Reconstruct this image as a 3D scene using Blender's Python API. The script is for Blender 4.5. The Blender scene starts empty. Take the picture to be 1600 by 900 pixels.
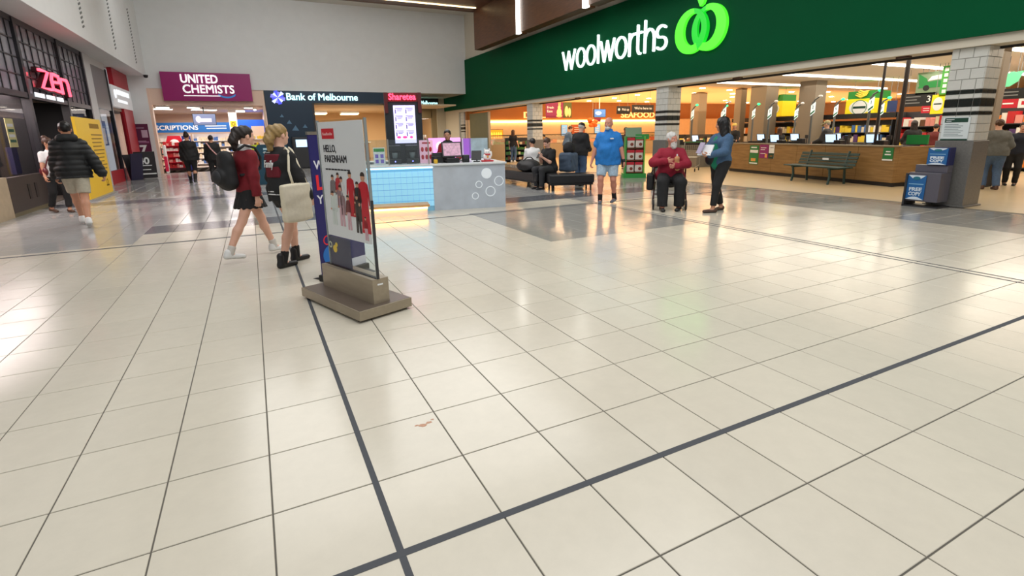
import bpy, bmesh, math, random
import numpy as np
from mathutils import Matrix, Vector
random.seed(7)
SC = bpy.context.scene
COL = SC.collection
PI = math.pi

# ------------------------------------------------------------------ camera
cam_d = bpy.data.cameras.new('camera')
cam_d.sensor_width = 36.0
cam_d.lens = 794.1177 / 1600.0 * 36.0
cam_d.shift_y = -(450.0 - 395.18) / 1600.0
cam_d.clip_start = 0.05
cam = bpy.data.objects.new('camera', cam_d)
COL.objects.link(cam)
def camera_matrix(yaw, pitch, roll, loc):
    cy, sy = math.cos(yaw), math.sin(yaw)
    fwd = Vector((sy * math.cos(pitch), cy * math.cos(pitch), -math.sin(pitch)))
    right = Vector((cy, -sy, 0)); up = right.cross(fwd)
    cr, sr = math.cos(roll), math.sin(roll)
    r2 = cr * right + sr * up; u2 = -sr * right + cr * up
    m = Matrix.Identity(4)
    for i in range(3):
        m[i][0] = r2[i]; m[i][1] = u2[i]; m[i][2] = -fwd[i]; m[i][3] = loc[i]
    return m
CAM_LOC = (-0.3045, -1.5377, 1.4402)
cam.matrix_world = camera_matrix(0.4616, 0.2297, -0.0197, CAM_LOC)
SC.camera = cam

# ------------------------------------------------------------------ world, exposure
world = bpy.data.worlds.new('daylight'); SC.world = world
world.use_nodes = True
bg = world.node_tree.nodes['Background']
bg.inputs[0].default_value = (0.93, 0.97, 1.0, 1)
bg.inputs[1].default_value = 0.36
SC.view_settings.view_transform = 'Standard'
SC.view_settings.look = 'None'
SC.view_settings.gamma = 1.0
SC.view_settings.use_curve_mapping = False
SC.view_settings.exposure = 0.36

def area(name, loc, size, power, color=(1, 1, 1), rot=(0, 0, 0)):
    l = bpy.data.lights.new(name, 'AREA'); l.shape = 'RECTANGLE'
    l.size, l.size_y = size; l.energy = power; l.color = color
    o = bpy.data.objects.new(name, l); COL.objects.link(o)
    o.location = loc; o.rotation_euler = rot
    return o
# ceiling luminaires of the mall and of each shop, with added fill lamps between
area('mall_ceiling_light', (3.0, 13.0, 7.0), (9, 9), 520, (1.0, 0.98, 0.95))
area('mall_ceiling_light', (3.0, 1.0, 7.0), (9, 9), 430, (1.0, 0.98, 0.95))
area('back_wall_fill', (3.0, 20.5, 7.0), (12, 1.0), 120, (0.97, 0.99, 1.0), (0.8, 0, 0))  # unseen lamp, added to brighten the upper back wall
area('supermarket_light', (19.0, 6.5, 3.12), (9, 12), 430, (1.0, 0.9, 0.76))
area('market_ceiling_fill', (20.0, 6.5, 2.5), (8, 12), 55, (1.0, 0.88, 0.74), (PI, 0, 0))  # unseen upward fill, added to lighten the checkout ceiling
area('market_ceiling_fill', (26.0, 21.0, 2.4), (26, 10), 850, (1.0, 0.74, 0.46), (PI, 0, 0))  # second upward fill, added to lighten the warm ceiling
area('supermarket_light', (19.0, 19.0, 3.25), (13, 11), 620, (1.0, 0.72, 0.42))
area('supermarket_light', (12.6, 12.0, 3.2), (1.6, 24), 160, (1.0, 0.85, 0.65))
area('chemist_light', (-1.9, 31.0, 2.84), (4.5, 8), 330, (1.0, 0.9, 0.84))
area('bank_light', (5.5, 30.5, 2.95), (7, 6), 380, (1.0, 0.86, 0.66))
area('clothes_shop_light', (-5.25, 12.0, 2.5), (0.6, 7), 200, (1.0, 0.85, 0.8))

# ------------------------------------------------------------------ materials
def lin(c):
    r = []
    for v in c[:3]:
        v = v / 255.0
        r.append(v / 12.92 if v <= 0.04045 else ((v + 0.055) / 1.055) ** 2.4)
    return (*r, 1.0)
MATS = {}
def mat(name, col=(200, 200, 200), rough=0.6, metal=0.0, var=0.0, scale=12.0, bump=0.0, emit=0.0, spec=0.5, stretch=None, bscale=None):
    if name in MATS: return MATS[name]
    m = bpy.data.materials.new(name); m.use_nodes = True
    nt = m.node_tree; b = nt.nodes['Principled BSDF']
    c = lin(col)
    b.inputs['Base Color'].default_value = c
    b.inputs['Roughness'].default_value = rough
    b.inputs['Metallic'].default_value = metal
    b.inputs['Specular IOR Level'].default_value = spec
    if emit:
        b.inputs['Emission Color'].default_value = c
        b.inputs['Emission Strength'].default_value = emit
    if var or bump:
        tc = nt.nodes.new('ShaderNodeTexCoord')
        mp = nt.nodes.new('ShaderNodeMapping')
        if stretch: mp.inputs['Scale'].default_value = stretch
        nz = nt.nodes.new('ShaderNodeTexNoise'); nz.inputs['Scale'].default_value = scale
        nz.inputs['Detail'].default_value = 4
        nt.links.new(tc.outputs['Object'], mp.inputs[0]); nt.links.new(mp.outputs[0], nz.inputs[0])
        if var:
            rp = nt.nodes.new('ShaderNodeMapRange')
            rp.inputs[1].default_value = 0.25; rp.inputs[2].default_value = 0.75
            rp.inputs[3].default_value = 1 - var; rp.inputs[4].default_value = 1 + var
            mx = nt.nodes.new('ShaderNodeVectorMath'); mx.operation = 'SCALE'
            mx.inputs[0].default_value = c[:3]
            nt.links.new(nz.outputs[0], rp.inputs[0]); nt.links.new(rp.outputs[0], mx.inputs['Scale'])
            nt.links.new(mx.outputs[0], b.inputs['Base Color'])
        if bump:
            bp = nt.nodes.new('ShaderNodeBump'); bp.inputs['Strength'].default_value = bump
            bp.inputs['Distance'].default_value = 0.01
            nz2 = nz
            if bscale:
                nz2 = nt.nodes.new('ShaderNodeTexNoise'); nz2.inputs['Scale'].default_value = bscale
                nt.links.new(mp.outputs[0], nz2.inputs[0])
            nt.links.new(nz2.outputs[0], bp.inputs['Height']); nt.links.new(bp.outputs[0], b.inputs['Normal'])
    MATS[name] = m
    return m
def glass(name, tint=(235, 240, 240), refl=0.08, rough=0.02):
    if name in MATS: return MATS[name]
    m = bpy.data.materials.new(name); m.use_nodes = True; nt = m.node_tree; nt.nodes.clear()
    o = nt.nodes.new('ShaderNodeOutputMaterial'); mx = nt.nodes.new('ShaderNodeMixShader')
    t = nt.nodes.new('ShaderNodeBsdfTransparent'); g = nt.nodes.new('ShaderNodeBsdfGlossy')
    t.inputs[0].default_value = lin(tint); g.inputs['Roughness'].default_value = rough
    mx.inputs[0].default_value = refl
    nt.links.new(t.outputs[0], mx.inputs[1]); nt.links.new(g.outputs[0], mx.inputs[2]); nt.links.new(mx.outputs[0], o.inputs[0])
    MATS[name] = m
    return m
def wood(name, c1, c2, rough=0.45, scale=3.0, axis=(1, 1, 12)):
    if name in MATS: return MATS[name]
    m = bpy.data.materials.new(name); m.use_nodes = True; nt = m.node_tree; b = nt.nodes['Principled BSDF']
    tc = nt.nodes.new('ShaderNodeTexCoord'); mp = nt.nodes.new('ShaderNodeMapping'); mp.inputs['Scale'].default_value = axis
    nz = nt.nodes.new('ShaderNodeTexNoise'); nz.inputs['Scale'].default_value = scale; nz.inputs['Detail'].default_value = 6
    cr = nt.nodes.new('ShaderNodeValToRGB')
    cr.color_ramp.elements[0].position = 0.3; cr.color_ramp.elements[0].color = lin(c1)
    cr.color_ramp.elements[1].position = 0.7; cr.color_ramp.elements[1].color = lin(c2)
    nt.links.new(tc.outputs['Object'], mp.inputs[0]); nt.links.new(mp.outputs[0], nz.inputs[0])
    nt.links.new(nz.outputs[0], cr.inputs[0]); nt.links.new(cr.outputs[0], b.inputs['Base Color'])
    b.inputs['Roughness'].default_value = rough
    MATS[name] = m
    return m
def tile_mat(name, col, rough=0.22, spread=0.06):
    """glazed floor tile: each tile a little different, faint mottling and scuffs"""
    m = bpy.data.materials.new(name); m.use_nodes = True; nt = m.node_tree; b = nt.nodes['Principled BSDF']
    geo = nt.nodes.new('ShaderNodeNewGeometry')
    sn = nt.nodes.new('ShaderNodeVectorMath'); sn.operation = 'DIVIDE'; sn.inputs[1].default_value = (TX, TY, 50)
    fl = nt.nodes.new('ShaderNodeVectorMath'); fl.operation = 'FLOOR'
    wn = nt.nodes.new('ShaderNodeTexWhiteNoise'); wn.noise_dimensions = '2D'
    nt.links.new(geo.outputs['Position'], sn.inputs[0]); nt.links.new(sn.outputs[0], fl.inputs[0]); nt.links.new(fl.outputs[0], wn.inputs['Vector'])
    nz = nt.nodes.new('ShaderNodeTexNoise'); nz.inputs['Scale'].default_value = 9; nz.inputs['Detail'].default_value = 7; nz.inputs['Roughness'].default_value = 0.7
    nt.links.new(geo.outputs['Position'], nz.inputs['Vector'])
    nz2 = nt.nodes.new('ShaderNodeTexNoise'); nz2.inputs['Scale'].default_value = 0.7; nz2.inputs['Detail'].default_value = 3
    nt.links.new(geo.outputs['Position'], nz2.inputs['Vector'])
    a = nt.nodes.new('ShaderNodeMath'); a.operation = 'MULTIPLY_ADD'; a.inputs[1].default_value = spread; a.inputs[2].default_value = 1 - spread / 2
    nt.links.new(wn.outputs['Value'], a.inputs[0])
    a2 = nt.nodes.new('ShaderNodeMath'); a2.operation = 'MULTIPLY_ADD'; a2.inputs[1].default_value = 0.16; a2.inputs[2].default_value = -0.08
    nt.links.new(nz.outputs[0], a2.inputs[0])
    a3 = nt.nodes.new('ShaderNodeMath'); a3.operation = 'ADD'
    nt.links.new(a.outputs[0], a3.inputs[0]); nt.links.new(a2.outputs[0], a3.inputs[1])
    mx = nt.nodes.new('ShaderNodeVectorMath'); mx.operation = 'SCALE'; mx.inputs[0].default_value = lin(col)[:3]
    nt.links.new(a3.outputs[0], mx.inputs['Scale']); nt.links.new(mx.outputs[0], b.inputs['Base Color'])
    mr = nt.nodes.new('ShaderNodeMapRange'); mr.inputs[1].default_value = 0.3; mr.inputs[2].default_value = 0.7
    mr.inputs[3].default_value = rough - 0.05; mr.inputs[4].default_value = rough + 0.08
    nt.links.new(nz2.outputs[0], mr.inputs[0]); nt.links.new(mr.outputs[0], b.inputs['Roughness'])
    bp = nt.nodes.new('ShaderNodeBump'); bp.inputs['Strength'].default_value = 0.06; bp.inputs['Distance'].default_value = 0.004
    nt.links.new(nz.outputs[0], bp.inputs['Height']); nt.links.new(bp.outputs[0], b.inputs['Normal'])
    MATS[name] = m
    return m

# ------------------------------------------------------------------ mesh helpers
class MB:
    """collects shapes; build() links them as one mesh object"""
    def __init__(s): s.v = []; s.f = []; s.mi = []; s.m = 0
    def add(s, vs, fs):
        n = len(s.v); s.v += [tuple(p) for p in vs]; s.f += [tuple(i + n for i in f) for f in fs]; s.mi += [s.m] * len(fs); return s
    def box(s, x0, x1, y0, y1, z0, z1):
        return s.add([(x0, y0, z0), (x1, y0, z0), (x1, y1, z0), (x0, y1, z0), (x0, y0, z1), (x1, y0, z1), (x1, y1, z1), (x0, y1, z1)],
                     [(0, 3, 2, 1), (4, 5, 6, 7), (0, 1, 5, 4), (1, 2, 6, 5), (2, 3, 7, 6), (3, 0, 4, 7)])
    def cbox(s, c, d, rz=0.0, rx=0.0):
        vs = []
        M = Matrix.Rotation(rz, 3, 'Z') @ Matrix.Rotation(rx, 3, 'X')
        for z in (-1, 1):
            for x, y in ((-1, -1), (1, -1), (1, 1), (-1, 1)):
                vs.append(Vector(c) + M @ Vector((x * d[0] / 2, y * d[1] / 2, z * d[2] / 2)))
        return s.add(vs, [(0, 3, 2, 1), (4, 5, 6, 7), (0, 1, 5, 4), (1, 2, 6, 5), (2, 3, 7, 6), (3, 0, 4, 7)])
    def prism(s, pts, y0, y1):
        """polygon in x,z extruded along y (pts counter-clockwise seen from -y)"""
        n = len(pts)
        vs = [(p[0], y0, p[1]) for p in pts] + [(p[0], y1, p[1]) for p in pts]
        fs = [tuple(range(n)), tuple(range(2 * n - 1, n - 1, -1))] + [(i, i + n, (i + 1) % n + n, (i + 1) % n) for i in range(n)]
        return s.add(vs, fs)
    def prism_z(s, pts, z0, z1):
        n = len(pts)
        vs = [(p[0], p[1], z0) for p in pts] + [(p[0], p[1], z1) for p in pts]
        fs = [tuple(range(n - 1, -1, -1)), tuple(range(n, 2 * n))] + [(i, (i + 1) % n, (i + 1) % n + n, i + n) for i in range(n)]
        return s.add(vs, fs)
    def prism_x(s, pts, x0, x1):
        n = len(pts)
        vs = [(x0, p[0], p[1]) for p in pts] + [(x1, p[0], p[1]) for p in pts]
        fs = [tuple(range(n - 1, -1, -1)), tuple(range(n, 2 * n))] + [(i, (i + 1) % n, (i + 1) % n + n, i + n) for i in range(n)]
        return s.add(vs, fs)
    def cyl(s, p0, p1, r0, r1=None, n=12):
        r1 = r0 if r1 is None else r1
        return s.tube([p0, p1], [r0, r1], n)
    def tube(s, pts, r, n=10, closed=False):
        pts = [Vector(p) for p in pts]
        if not isinstance(r, (list, tuple)): r = [r] * len(pts)
        N = len(pts); vs = []; up = None
        for i, p in enumerate(pts):
            if closed: t = pts[(i + 1) % N] - pts[i - 1]
            else: t = pts[min(i + 1, N - 1)] - pts[max(i - 1, 0)]
            t.normalize()
            if up is None: up = Vector((0, 0, 1)) if abs(t.z) < 0.9 else Vector((1, 0, 0))
            a = t.cross(up)
            if a.length < 1e-5: a = t.cross(Vector((0.3, 1, 0.2)))
            a.normalize(); b = a.cross(t); up = b
            for k in range(n):
                an = 2 * PI * k / n
                vs.append(p + r[i] * (math.cos(an) * a + math.sin(an) * b))
        fs = []
        for i in range(N if closed else N - 1):
            j = (i + 1) % N
            for k in range(n):
                fs.append((i * n + k, i * n + (k + 1) % n, j * n + (k + 1) % n, j * n + k))
        if not closed:
            fs.append(tuple(range(n - 1, -1, -1))); fs.append(tuple(range((N - 1) * n, N * n)))
        return s.add(vs, fs)
    def lathe(s, prof, c=(0, 0, 0), n=20):
        vs = []; fs = []; m = len(prof)
        for r, z in prof:
            for k in range(n):
                a = 2 * PI * k / n; vs.append((c[0] + r * math.cos(a), c[1] + r * math.sin(a), c[2] + z))
        for i in range(m - 1):
            for k in range(n):
                fs.append((i * n + k, i * n + (k + 1) % n, (i + 1) * n + (k + 1) % n, (i + 1) * n + k))
        fs.append(tuple(range(n - 1, -1, -1))); fs.append(tuple(range((m - 1) * n, m * n)))
        return s.add(vs, fs)
    def ell(s, c, r, n=14, m=8):
        prof = [(max(1e-4, math.cos(-PI / 2 + PI * i / m)), math.sin(-PI / 2 + PI * i / m)) for i in range(m + 1)]
        t = MB().lathe(prof, n=n)
        return s.add([(c[0] + p[0] * r[0], c[1] + p[1] * r[1], c[2] + p[2] * r[2]) for p in t.v], t.f)
    def disc(s, c, r, y0, y1, n=28, rz=None):
        rz = r if rz is None else rz
        return s.prism([(c[0] + r * math.cos(2 * PI * k / n), c[1] + rz * math.sin(2 * PI * k / n)) for k in range(n)], y0, y1)
    def ring(s, c, r, w, y0, y1, n=32):
        for k in range(n):
            a, b = 2 * PI * k / n, 2 * PI * (k + 1) / n
            q = [(c[0] + (r - w) * math.cos(a), c[1] + (r - w) * math.sin(a)), (c[0] + r * math.cos(a), c[1] + r * math.sin(a)),
                 (c[0] + r * math.cos(b), c[1] + r * math.sin(b)), (c[0] + (r - w) * math.cos(b), c[1] + (r - w) * math.sin(b))]
            s.prism(q, y0, y1)
        return s
    def mesh(s, name, mats, smooth=False):
        me = bpy.data.meshes.new(name); me.from_pydata(s.v, [], s.f)
        for m in (mats if isinstance(mats, (list, tuple)) else [mats]): me.materials.append(m)
        if any(s.mi): me.polygons.foreach_set('material_index', s.mi)
        if smooth: me.polygons.foreach_set('use_smooth', [True] * len(s.f))
        me.update(); return me
    def build(s, name, mats, parent=None, smooth=False, bevel=0.0, loc=None, rot=None):
        return link(name, s.mesh(name, mats, smooth), parent, bevel, loc, rot)
def link(name, me, parent=None, bevel=0.0, loc=None, rot=None):
    o = bpy.data.objects.new(name, me); COL.objects.link(o)
    if parent is not None: o.parent = parent
    if loc is not None: o.location = loc
    if rot is not None: o.rotation_euler = rot
    if bevel:
        b = o.modifiers.new('bevel', 'BEVEL'); b.width = bevel; b.segments = 2; b.limit_method = 'ANGLE'
    return o
def tag(o, label=None, cat=None, group=None, kind=None):
    if label: o['label'] = label
    if cat: o['category'] = cat
    if group: o['group'] = group
    if kind: o['kind'] = kind
    return o
def thing(name, label, cat, loc=(0, 0, 0), rz=0.0, group=None):
    o = bpy.data.objects.new(name, None); COL.objects.link(o); o.empty_display_size = 0.1
    o.location = loc; o.rotation_euler = (0, 0, rz)
    return tag(o, label, cat, group)
def kids(o): return [c for c in bpy.data.objects if c.parent == o]
def copy_tree(o, kidmap, parent=None):
    c = o.copy(); COL.objects.link(c); c.parent = parent
    for ch in kidmap.get(o.name, []): copy_tree(ch, kidmap, c)
    return c
def kid_map(root):
    d = {}; st = [root]
    while st:
        o = st.pop(); d[o.name] = kids(o); st += d[o.name]
    return d
def struct(name, mb, m, parent=None, **k):
    o = mb.build(name, m, parent, **k)
    if parent is None: o['kind'] = 'structure'
    return o
def text_mesh(body, size, extrude=0.004, offset=0.0, shear=0.0, align='LEFT', sx=1.0, space=1.0, bev=0.0, lines=1.0, res=3):
    cu = bpy.data.curves.new('txt', 'FONT'); cu.body = body; cu.size = size; cu.extrude = extrude; cu.offset = offset
    cu.shear = shear; cu.align_x = align; cu.space_character = space; cu.resolution_u = res; cu.space_line = lines; cu.bevel_depth = bev
    o = bpy.data.objects.new('txt', cu)
    me = bpy.data.meshes.new_from_object(o)
    bpy.data.objects.remove(o); bpy.data.curves.remove(cu)
    if sx != 1.0:
        for v in me.vertices: v.co.x *= sx
    return me
def text(name, body, size, m, parent, loc, fit=None, bold=0.0, **k):
    """lettering facing -y of its parent; loc = left (or centre) end of the base line; fit = wanted width"""
    me = text_mesh(body, size, **k); me.name = name
    if fit and len(me.vertices):
        xs = [v.co.x for v in me.vertices]; w = max(xs) - min(xs)
        for v in me.vertices: v.co.x *= fit / w
    if bold:
        bm = bmesh.new()
        for dx, dy, dz in ((0, 0, 0), (bold, 0, .0006), (0, bold, .0009), (bold, bold, .0003)):
            n0 = len(bm.verts); bm.from_mesh(me); bm.verts.ensure_lookup_table()
            for v in bm.verts[n0:]: v.co += Vector((dx, dy, dz))
        bm.to_mesh(me); bm.free()
    me.materials.clear(); me.materials.append(m)
    return link(name, me, parent, 0, loc, (PI / 2, 0, 0))
def stroke(mb, pts, w, y0, y1, n=8):
    """flat rounded pen stroke in the x,z plane, as a solid ribbon"""
    L = []; Rr = []; N = len(pts)
    for i, p in enumerate(pts):
        a = pts[max(i - 1, 0)]; b = pts[min(i + 1, N - 1)]
        dx, dz = b[0] - a[0], b[1] - a[1]; l = math.hypot(dx, dz) or 1
        nx, nz = -dz / l, dx / l; ww = w[i] if isinstance(w, (list, tuple)) else w
        L.append((p[0] + nx * ww / 2, p[1] + nz * ww / 2)); Rr.append((p[0] - nx * ww / 2, p[1] - nz * ww / 2))
    for i in range(N - 1):
        mb.prism([Rr[i], Rr[i + 1], L[i + 1], L[i]], y0, y1)
    for p in (pts[0], pts[-1]):
        ww = (w[0] if p is pts[0] else w[-1]) if isinstance(w, (list, tuple)) else w
        mb.disc(p, ww / 2, y0, y1, n=10)
def arc(cx, cz, rx, rz, a0, a1, n=14):
    return [(cx + rx * math.cos(math.radians(a0 + (a1 - a0) * i / n)), cz + rz * math.sin(math.radians(a0 + (a1 - a0) * i / n))) for i in range(n + 1)]
TX, TY = 0.4, 0.4305     # floor tile size
# ================================================================== the setting
M_wall = mat('wall_paint', (224, 225, 224), 0.7, var=0.02, scale=3)
M_ceil = mat('ceiling_paint', (205, 200, 190), 0.8)
M_soff = mat('soffit_paint', (208, 200, 182), 0.8, var=0.02, scale=4)
M_joint = mat('tile_joint', (92, 88, 80), 0.7)
M_strip = mat('floor_strip_rubber', (82, 84, 88), 0.7, spec=0.08)
M_cream = tile_mat('cream_floor_tile', (206, 199, 183), 0.18)
M_dark = tile_mat('grey_floor_tile', (156, 154, 147), 0.13)
M_mid = tile_mat('mid_grey_floor_tile', (168, 168, 166), 0.13)
M_band = tile_mat('charcoal_floor_tile', (98, 100, 106), 0.17)

# ---- floor: slab, the tiles proud of it, dark strips between fields
fl = MB().box(-4.9, 10.95, -5.0, 31.5, -0.10, -0.004)
FLOOR = struct('floor', fl, M_joint)
STRIPS_X = [0.0, 5.95]; STRIPS_Y = [0.0, 7.15]
def zone(x, y):
    if x > 8.8: return 1
    if 3.2 < x < 5.95 and 4.3 < y < 7.15: return 1
    if x < 9 and 8.05 < y < 9.1 and x > -2.0: return 3
    if y > 13.3 and y < 14.0: return 3
    if y > 7.15 and x < -1.9: return 2
    if y > 9.1: return 2
    if x > 5.95 and y > 7.15: return 2
    return 0
TM = [M_cream, M_dark, M_mid, M_band]
def tile_mb(cx, cy, sx, sy, mb=None):
    mb = mb or MB(); g = 0.003; c = 0.0018
    x0, x1, y0, y1 = cx - sx / 2 + g, cx + sx / 2 - g, cy - sy / 2 + g, cy + sy / 2 - g
    vs = [(x0, y0, -0.006), (x1, y0, -0.006), (x1, y1, -0.006), (x0, y1, -0.006),
          (x0, y0, -c), (x1, y0, -c), (x1, y1, -c), (x0, y1, -c),
          (x0 + c, y0 + c, 0), (x1 - c, y0 + c, 0), (x1 - c, y1 - c, 0), (x0 + c, y1 - c, 0)]
    fs = [(8, 9, 10, 11)]
    for i in range(4):
        j = (i + 1) % 4; fs += [(i, j, j + 4, i + 4), (i + 4, j + 4, j + 8, i + 8)]
    return mb.add(vs, fs)
camI = cam.matrix_world.inverted()
def in_view(p):
    q = camI @ Vector(p)
    if q.z > -0.1: return None
    x = 800 + 794.1 * q.x / -q.z; y = 395.2 - 794.1 * q.y / -q.z
    return (x, y) if -60 < x < 1660 and -60 < y < 960 else None
tiles = []
for i in range(-12, 28):
    for j in range(-11, 73):
        tiles.append(((i + 0.5) * TX, (j + 0.5) * TY))
tiles = [t for t in tiles if -4.9 < t[0] < 10.95 and t[1] < 31.2]
near = sorted([t for t in tiles if in_view((t[0], t[1], 0))], key=lambda t: (t[0] - CAM_LOC[0]) ** 2 + (t[1] - CAM_LOC[1]) ** 2)[:300]
nearset = set(near)
tmesh = [tile_mb(0, 0, TX, TY).mesh('floor_tile', m) for m in TM]
for t in near:
    link('floor_tile', tmesh[zone(*t)], FLOOR, loc=(t[0], t[1], 0))
rest = MB()
for t in tiles:
    if t not in nearset:
        rest.m = zone(*t); tile_mb(t[0], t[1], TX, TY, rest)
tag(rest.build('far_floor_tiles', TM, FLOOR), 'floor tiles running on into the distance', kind='stuff')
sm = MB().box(-0.013, 0.013, -5, 31.2, -0.004, 0.0012).mesh('floor_strip', M_strip)
for x in STRIPS_X: link('floor_strip', sm, FLOOR, loc=(x, 0, 0))
link('floor_strip', sm, FLOOR, loc=(6.06, 0, 0))
sm = MB().box(-4.9, 10.95, -0.016, 0.016, -0.004, 0.0014).mesh('floor_strip', M_strip)
for y in STRIPS_Y: link('floor_strip', sm, FLOOR, loc=(0, y, 0)).scale.y = 1.0 if y < 1 else 1.9

st = MB(); rs = random.Random(4)
for x, y, r in ((0.0, 0.0, .022), (.035, .01, .016), (-.03, .012, .012), (.06, .03, .009)):
    st.prism_z([(x + r * (1 + rs.uniform(-.35, .35)) * math.cos(k * PI / 5), y + r * .6 * (1 + rs.uniform(-.35, .35)) * math.sin(k * PI / 5)) for k in range(10)], -.001, .0006 + r * .01)
tag(st.build('stain', mat('stain_rust', (186, 140, 112), .5, var=.15, scale=60), FLOOR, loc=(.31, .76, 0)), 'small rust coloured stain', kind='stuff')
# ---- upper walls and ceilings
struct('wall_back', MB().box(-4.9, 10.86, 26.2, 26.5, 3.68, 7.75), M_wall)
WL = struct('wall_left', MB().box(-4.95, -4.0, -5, 26.2, 4.18, 7.75), M_wall)
gm = MB(); z = 0.0
while z < 2.05:
    gm.cbox((0, 0, z), (0.012, 0.22, 0.05), rx=0.35); z += 0.115
M_grille = mat('grille_grey', (112, 114, 112), 0.7)  # plain grey for the grille slats
for y in (13.1, 17.0, 20.8, 24.4):
    g = gm.mesh('air_grille', M_grille); link('air_grille', g, WL, loc=(-3.996, y, 4.52))
# right-hand bulkhead above the supermarket front
WR = struct('wall_right', MB().box(10.86, 11.55, -5, 26.2, 2.74, 7.75).box(10.86, 11.55, 26.2, 30.6, 2.74, 3.68), M_soff)
MB().box(11.3, 11.4, -5, 30.5, 2.70, 2.74).build('door_track', mat('black_track', (30, 29, 27), 0.5), WR)
sens = MB().box(-0.06, 0.06, -0.11, 0.11, -0.03, 0).mesh('door_sensor', mat('sensor_brown', (70, 40, 30), 0.5))
for y in (4.3, 8.1, 15.4): link('door_sensor', sens, WR, loc=(11.05, y, 2.74))
struct('ceiling', MB().box(-4.9, 10.9, 22.4, 26.3, 7.75, 7.9).box(-4.9, 3.3, 9.0, 22.4, 7.75, 7.9), M_ceil)
struct('soffit_back', MB().box(0.3, 10.86, 26.5, 31.0, 3.68, 3.78), M_soff)
struct('wall_bank_side', MB().box(10.30, 10.86, 29.9, 30.6, 0, 3.68).box(10.86, 11.0, 27.6, 30.6, 0, 2.74), mat('cream_wall', (202, 196, 178), 0.7))

# ---- timber ceiling raft with its drop box and light bars
M_timb = wood('dark_timber', (74, 44, 24), (104, 64, 36), 0.4, 2.5, (12, 1, 12))
RAFT = struct('timber_raft', MB().box(3.35, 9.8, 9.0, 22.35, 7.08, 7.3), M_timb)
MB().box(3.35, 9.8, 22.35, 22.42, 7.06, 7.32).build('edge_board', mat('brown_edge', (86, 62, 48), 0.5), RAFT)
M_led = mat('led_white', (255, 252, 244), 0.5, emit=4.5)
M_ledw = mat('led_warm', (255, 226, 170), 0.5, emit=3.0)
for y in (21.6, 17.75, 13.1):
    MB().box(4.5, 9.6, y - 0.05, y + 0.05, 7.05, 7.08).build('light_line', M_ledw if y > 20 else M_led, RAFT)
BOX = struct('timber_drop_box', MB().box(9.8, 10.22, 6.0, 13.0, 5.38, 7.7).box(9.8, 10.22, 13.2, 17.65, 5.38, 7.7).box(9.8, 10.22, 17.85, 22.35, 5.38, 7.7).box(9.9, 10.2, 6, 22.3, 5.5, 7.6), M_timb)
for y in (17.75, 13.1):
    MB().box(9.72, 9.85, y - 0.11, y + 0.11, 5.33, 7.08).build('light_bar', M_led, BOX)
# ================================================================== supermarket front
M_green = mat('fascia_green', (0, 80, 46), 0.6, var=0.03, scale=1.5, spec=0.08)
M_white = mat('white_plain', (238, 240, 240), 0.5)
M_black = mat('black_plain', (22, 22, 23), 0.5)
M_grey = mat('grey_plain', (130, 130, 130), 0.5)
M_char = mat('charcoal', (48, 49, 52), 0.5)
M_signw = mat('lit_white_letters', (232, 255, 250), 0.4, emit=.85)
M_lime1 = mat('lit_lime', (84, 255, 50), 0.4, emit=0.7)
M_lime2 = mat('lit_lime_deep', (30, 205, 50), 0.4, emit=0.5)
FA = thing('shop_fascia', 'long dark green fascia above the supermarket entrance with white lettering', 'fascia', (10.785, 0, 0), -PI / 2)
MB().box(-26.2, 5, 0, 0.06, 2.89, 5.46).box(-30.5, -26.2, 0, 0.06, 2.89, 3.675).build('panel', M_green, FA)
W = 0.068
def letter(strokes):
    mb = MB()
    for k, s in enumerate(strokes): stroke(mb, s, W, -0.07 - 0.0006 * k, 0.0)
    mb.build('letter', M_signw, FA)
def w_(x0, x1):
    d = (x1 - x0)
    letter([[(x0, 4.42), (x0 + d * .27, 3.78)], [(x0 + d * .27, 3.78), (x0 + d * .5, 4.40)], [(x0 + d * .5, 4.40), (x0 + d * .73, 3.78)], [(x0 + d * .73, 3.78), (x1, 4.42)]])
def o_(x0, x1): letter([arc((x0 + x1) / 2, 4.09, (x1 - x0) / 2, 0.315, 0, 360, 26)])
w_(-15.98, -15.16); o_(-15.02, -14.52); o_(-14.40, -13.90)
letter([[(-13.72, 4.66), (-13.72, 3.78)]])
w_(-13.57, -12.84); o_(-12.74, -12.23)
letter([[(-12.06, 4.42), (-12.06, 3.78)], arc(-11.86, 4.12, 0.2, 0.27, 180, 75, 8)])
letter([[(-11.67, 4.60), (-11.67, 4.0)] + arc(-11.57, 3.98, 0.1, 0.2, 180, 285, 6), [(-11.87, 4.39), (-11.48, 4.39)]])
letter([[(-11.34, 4.67), (-11.34, 3.78)], arc(-11.14, 4.14, 0.2, 0.27, 180, 0, 10) + [(-10.94, 3.78)]])
letter([arc(-10.63, 4.25, 0.2, 0.165, 40, 250, 12)[:-1] + [(-10.62, 4.10)] + arc(-10.63, 3.94, 0.2, 0.165, 70, -140, 12)])
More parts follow.
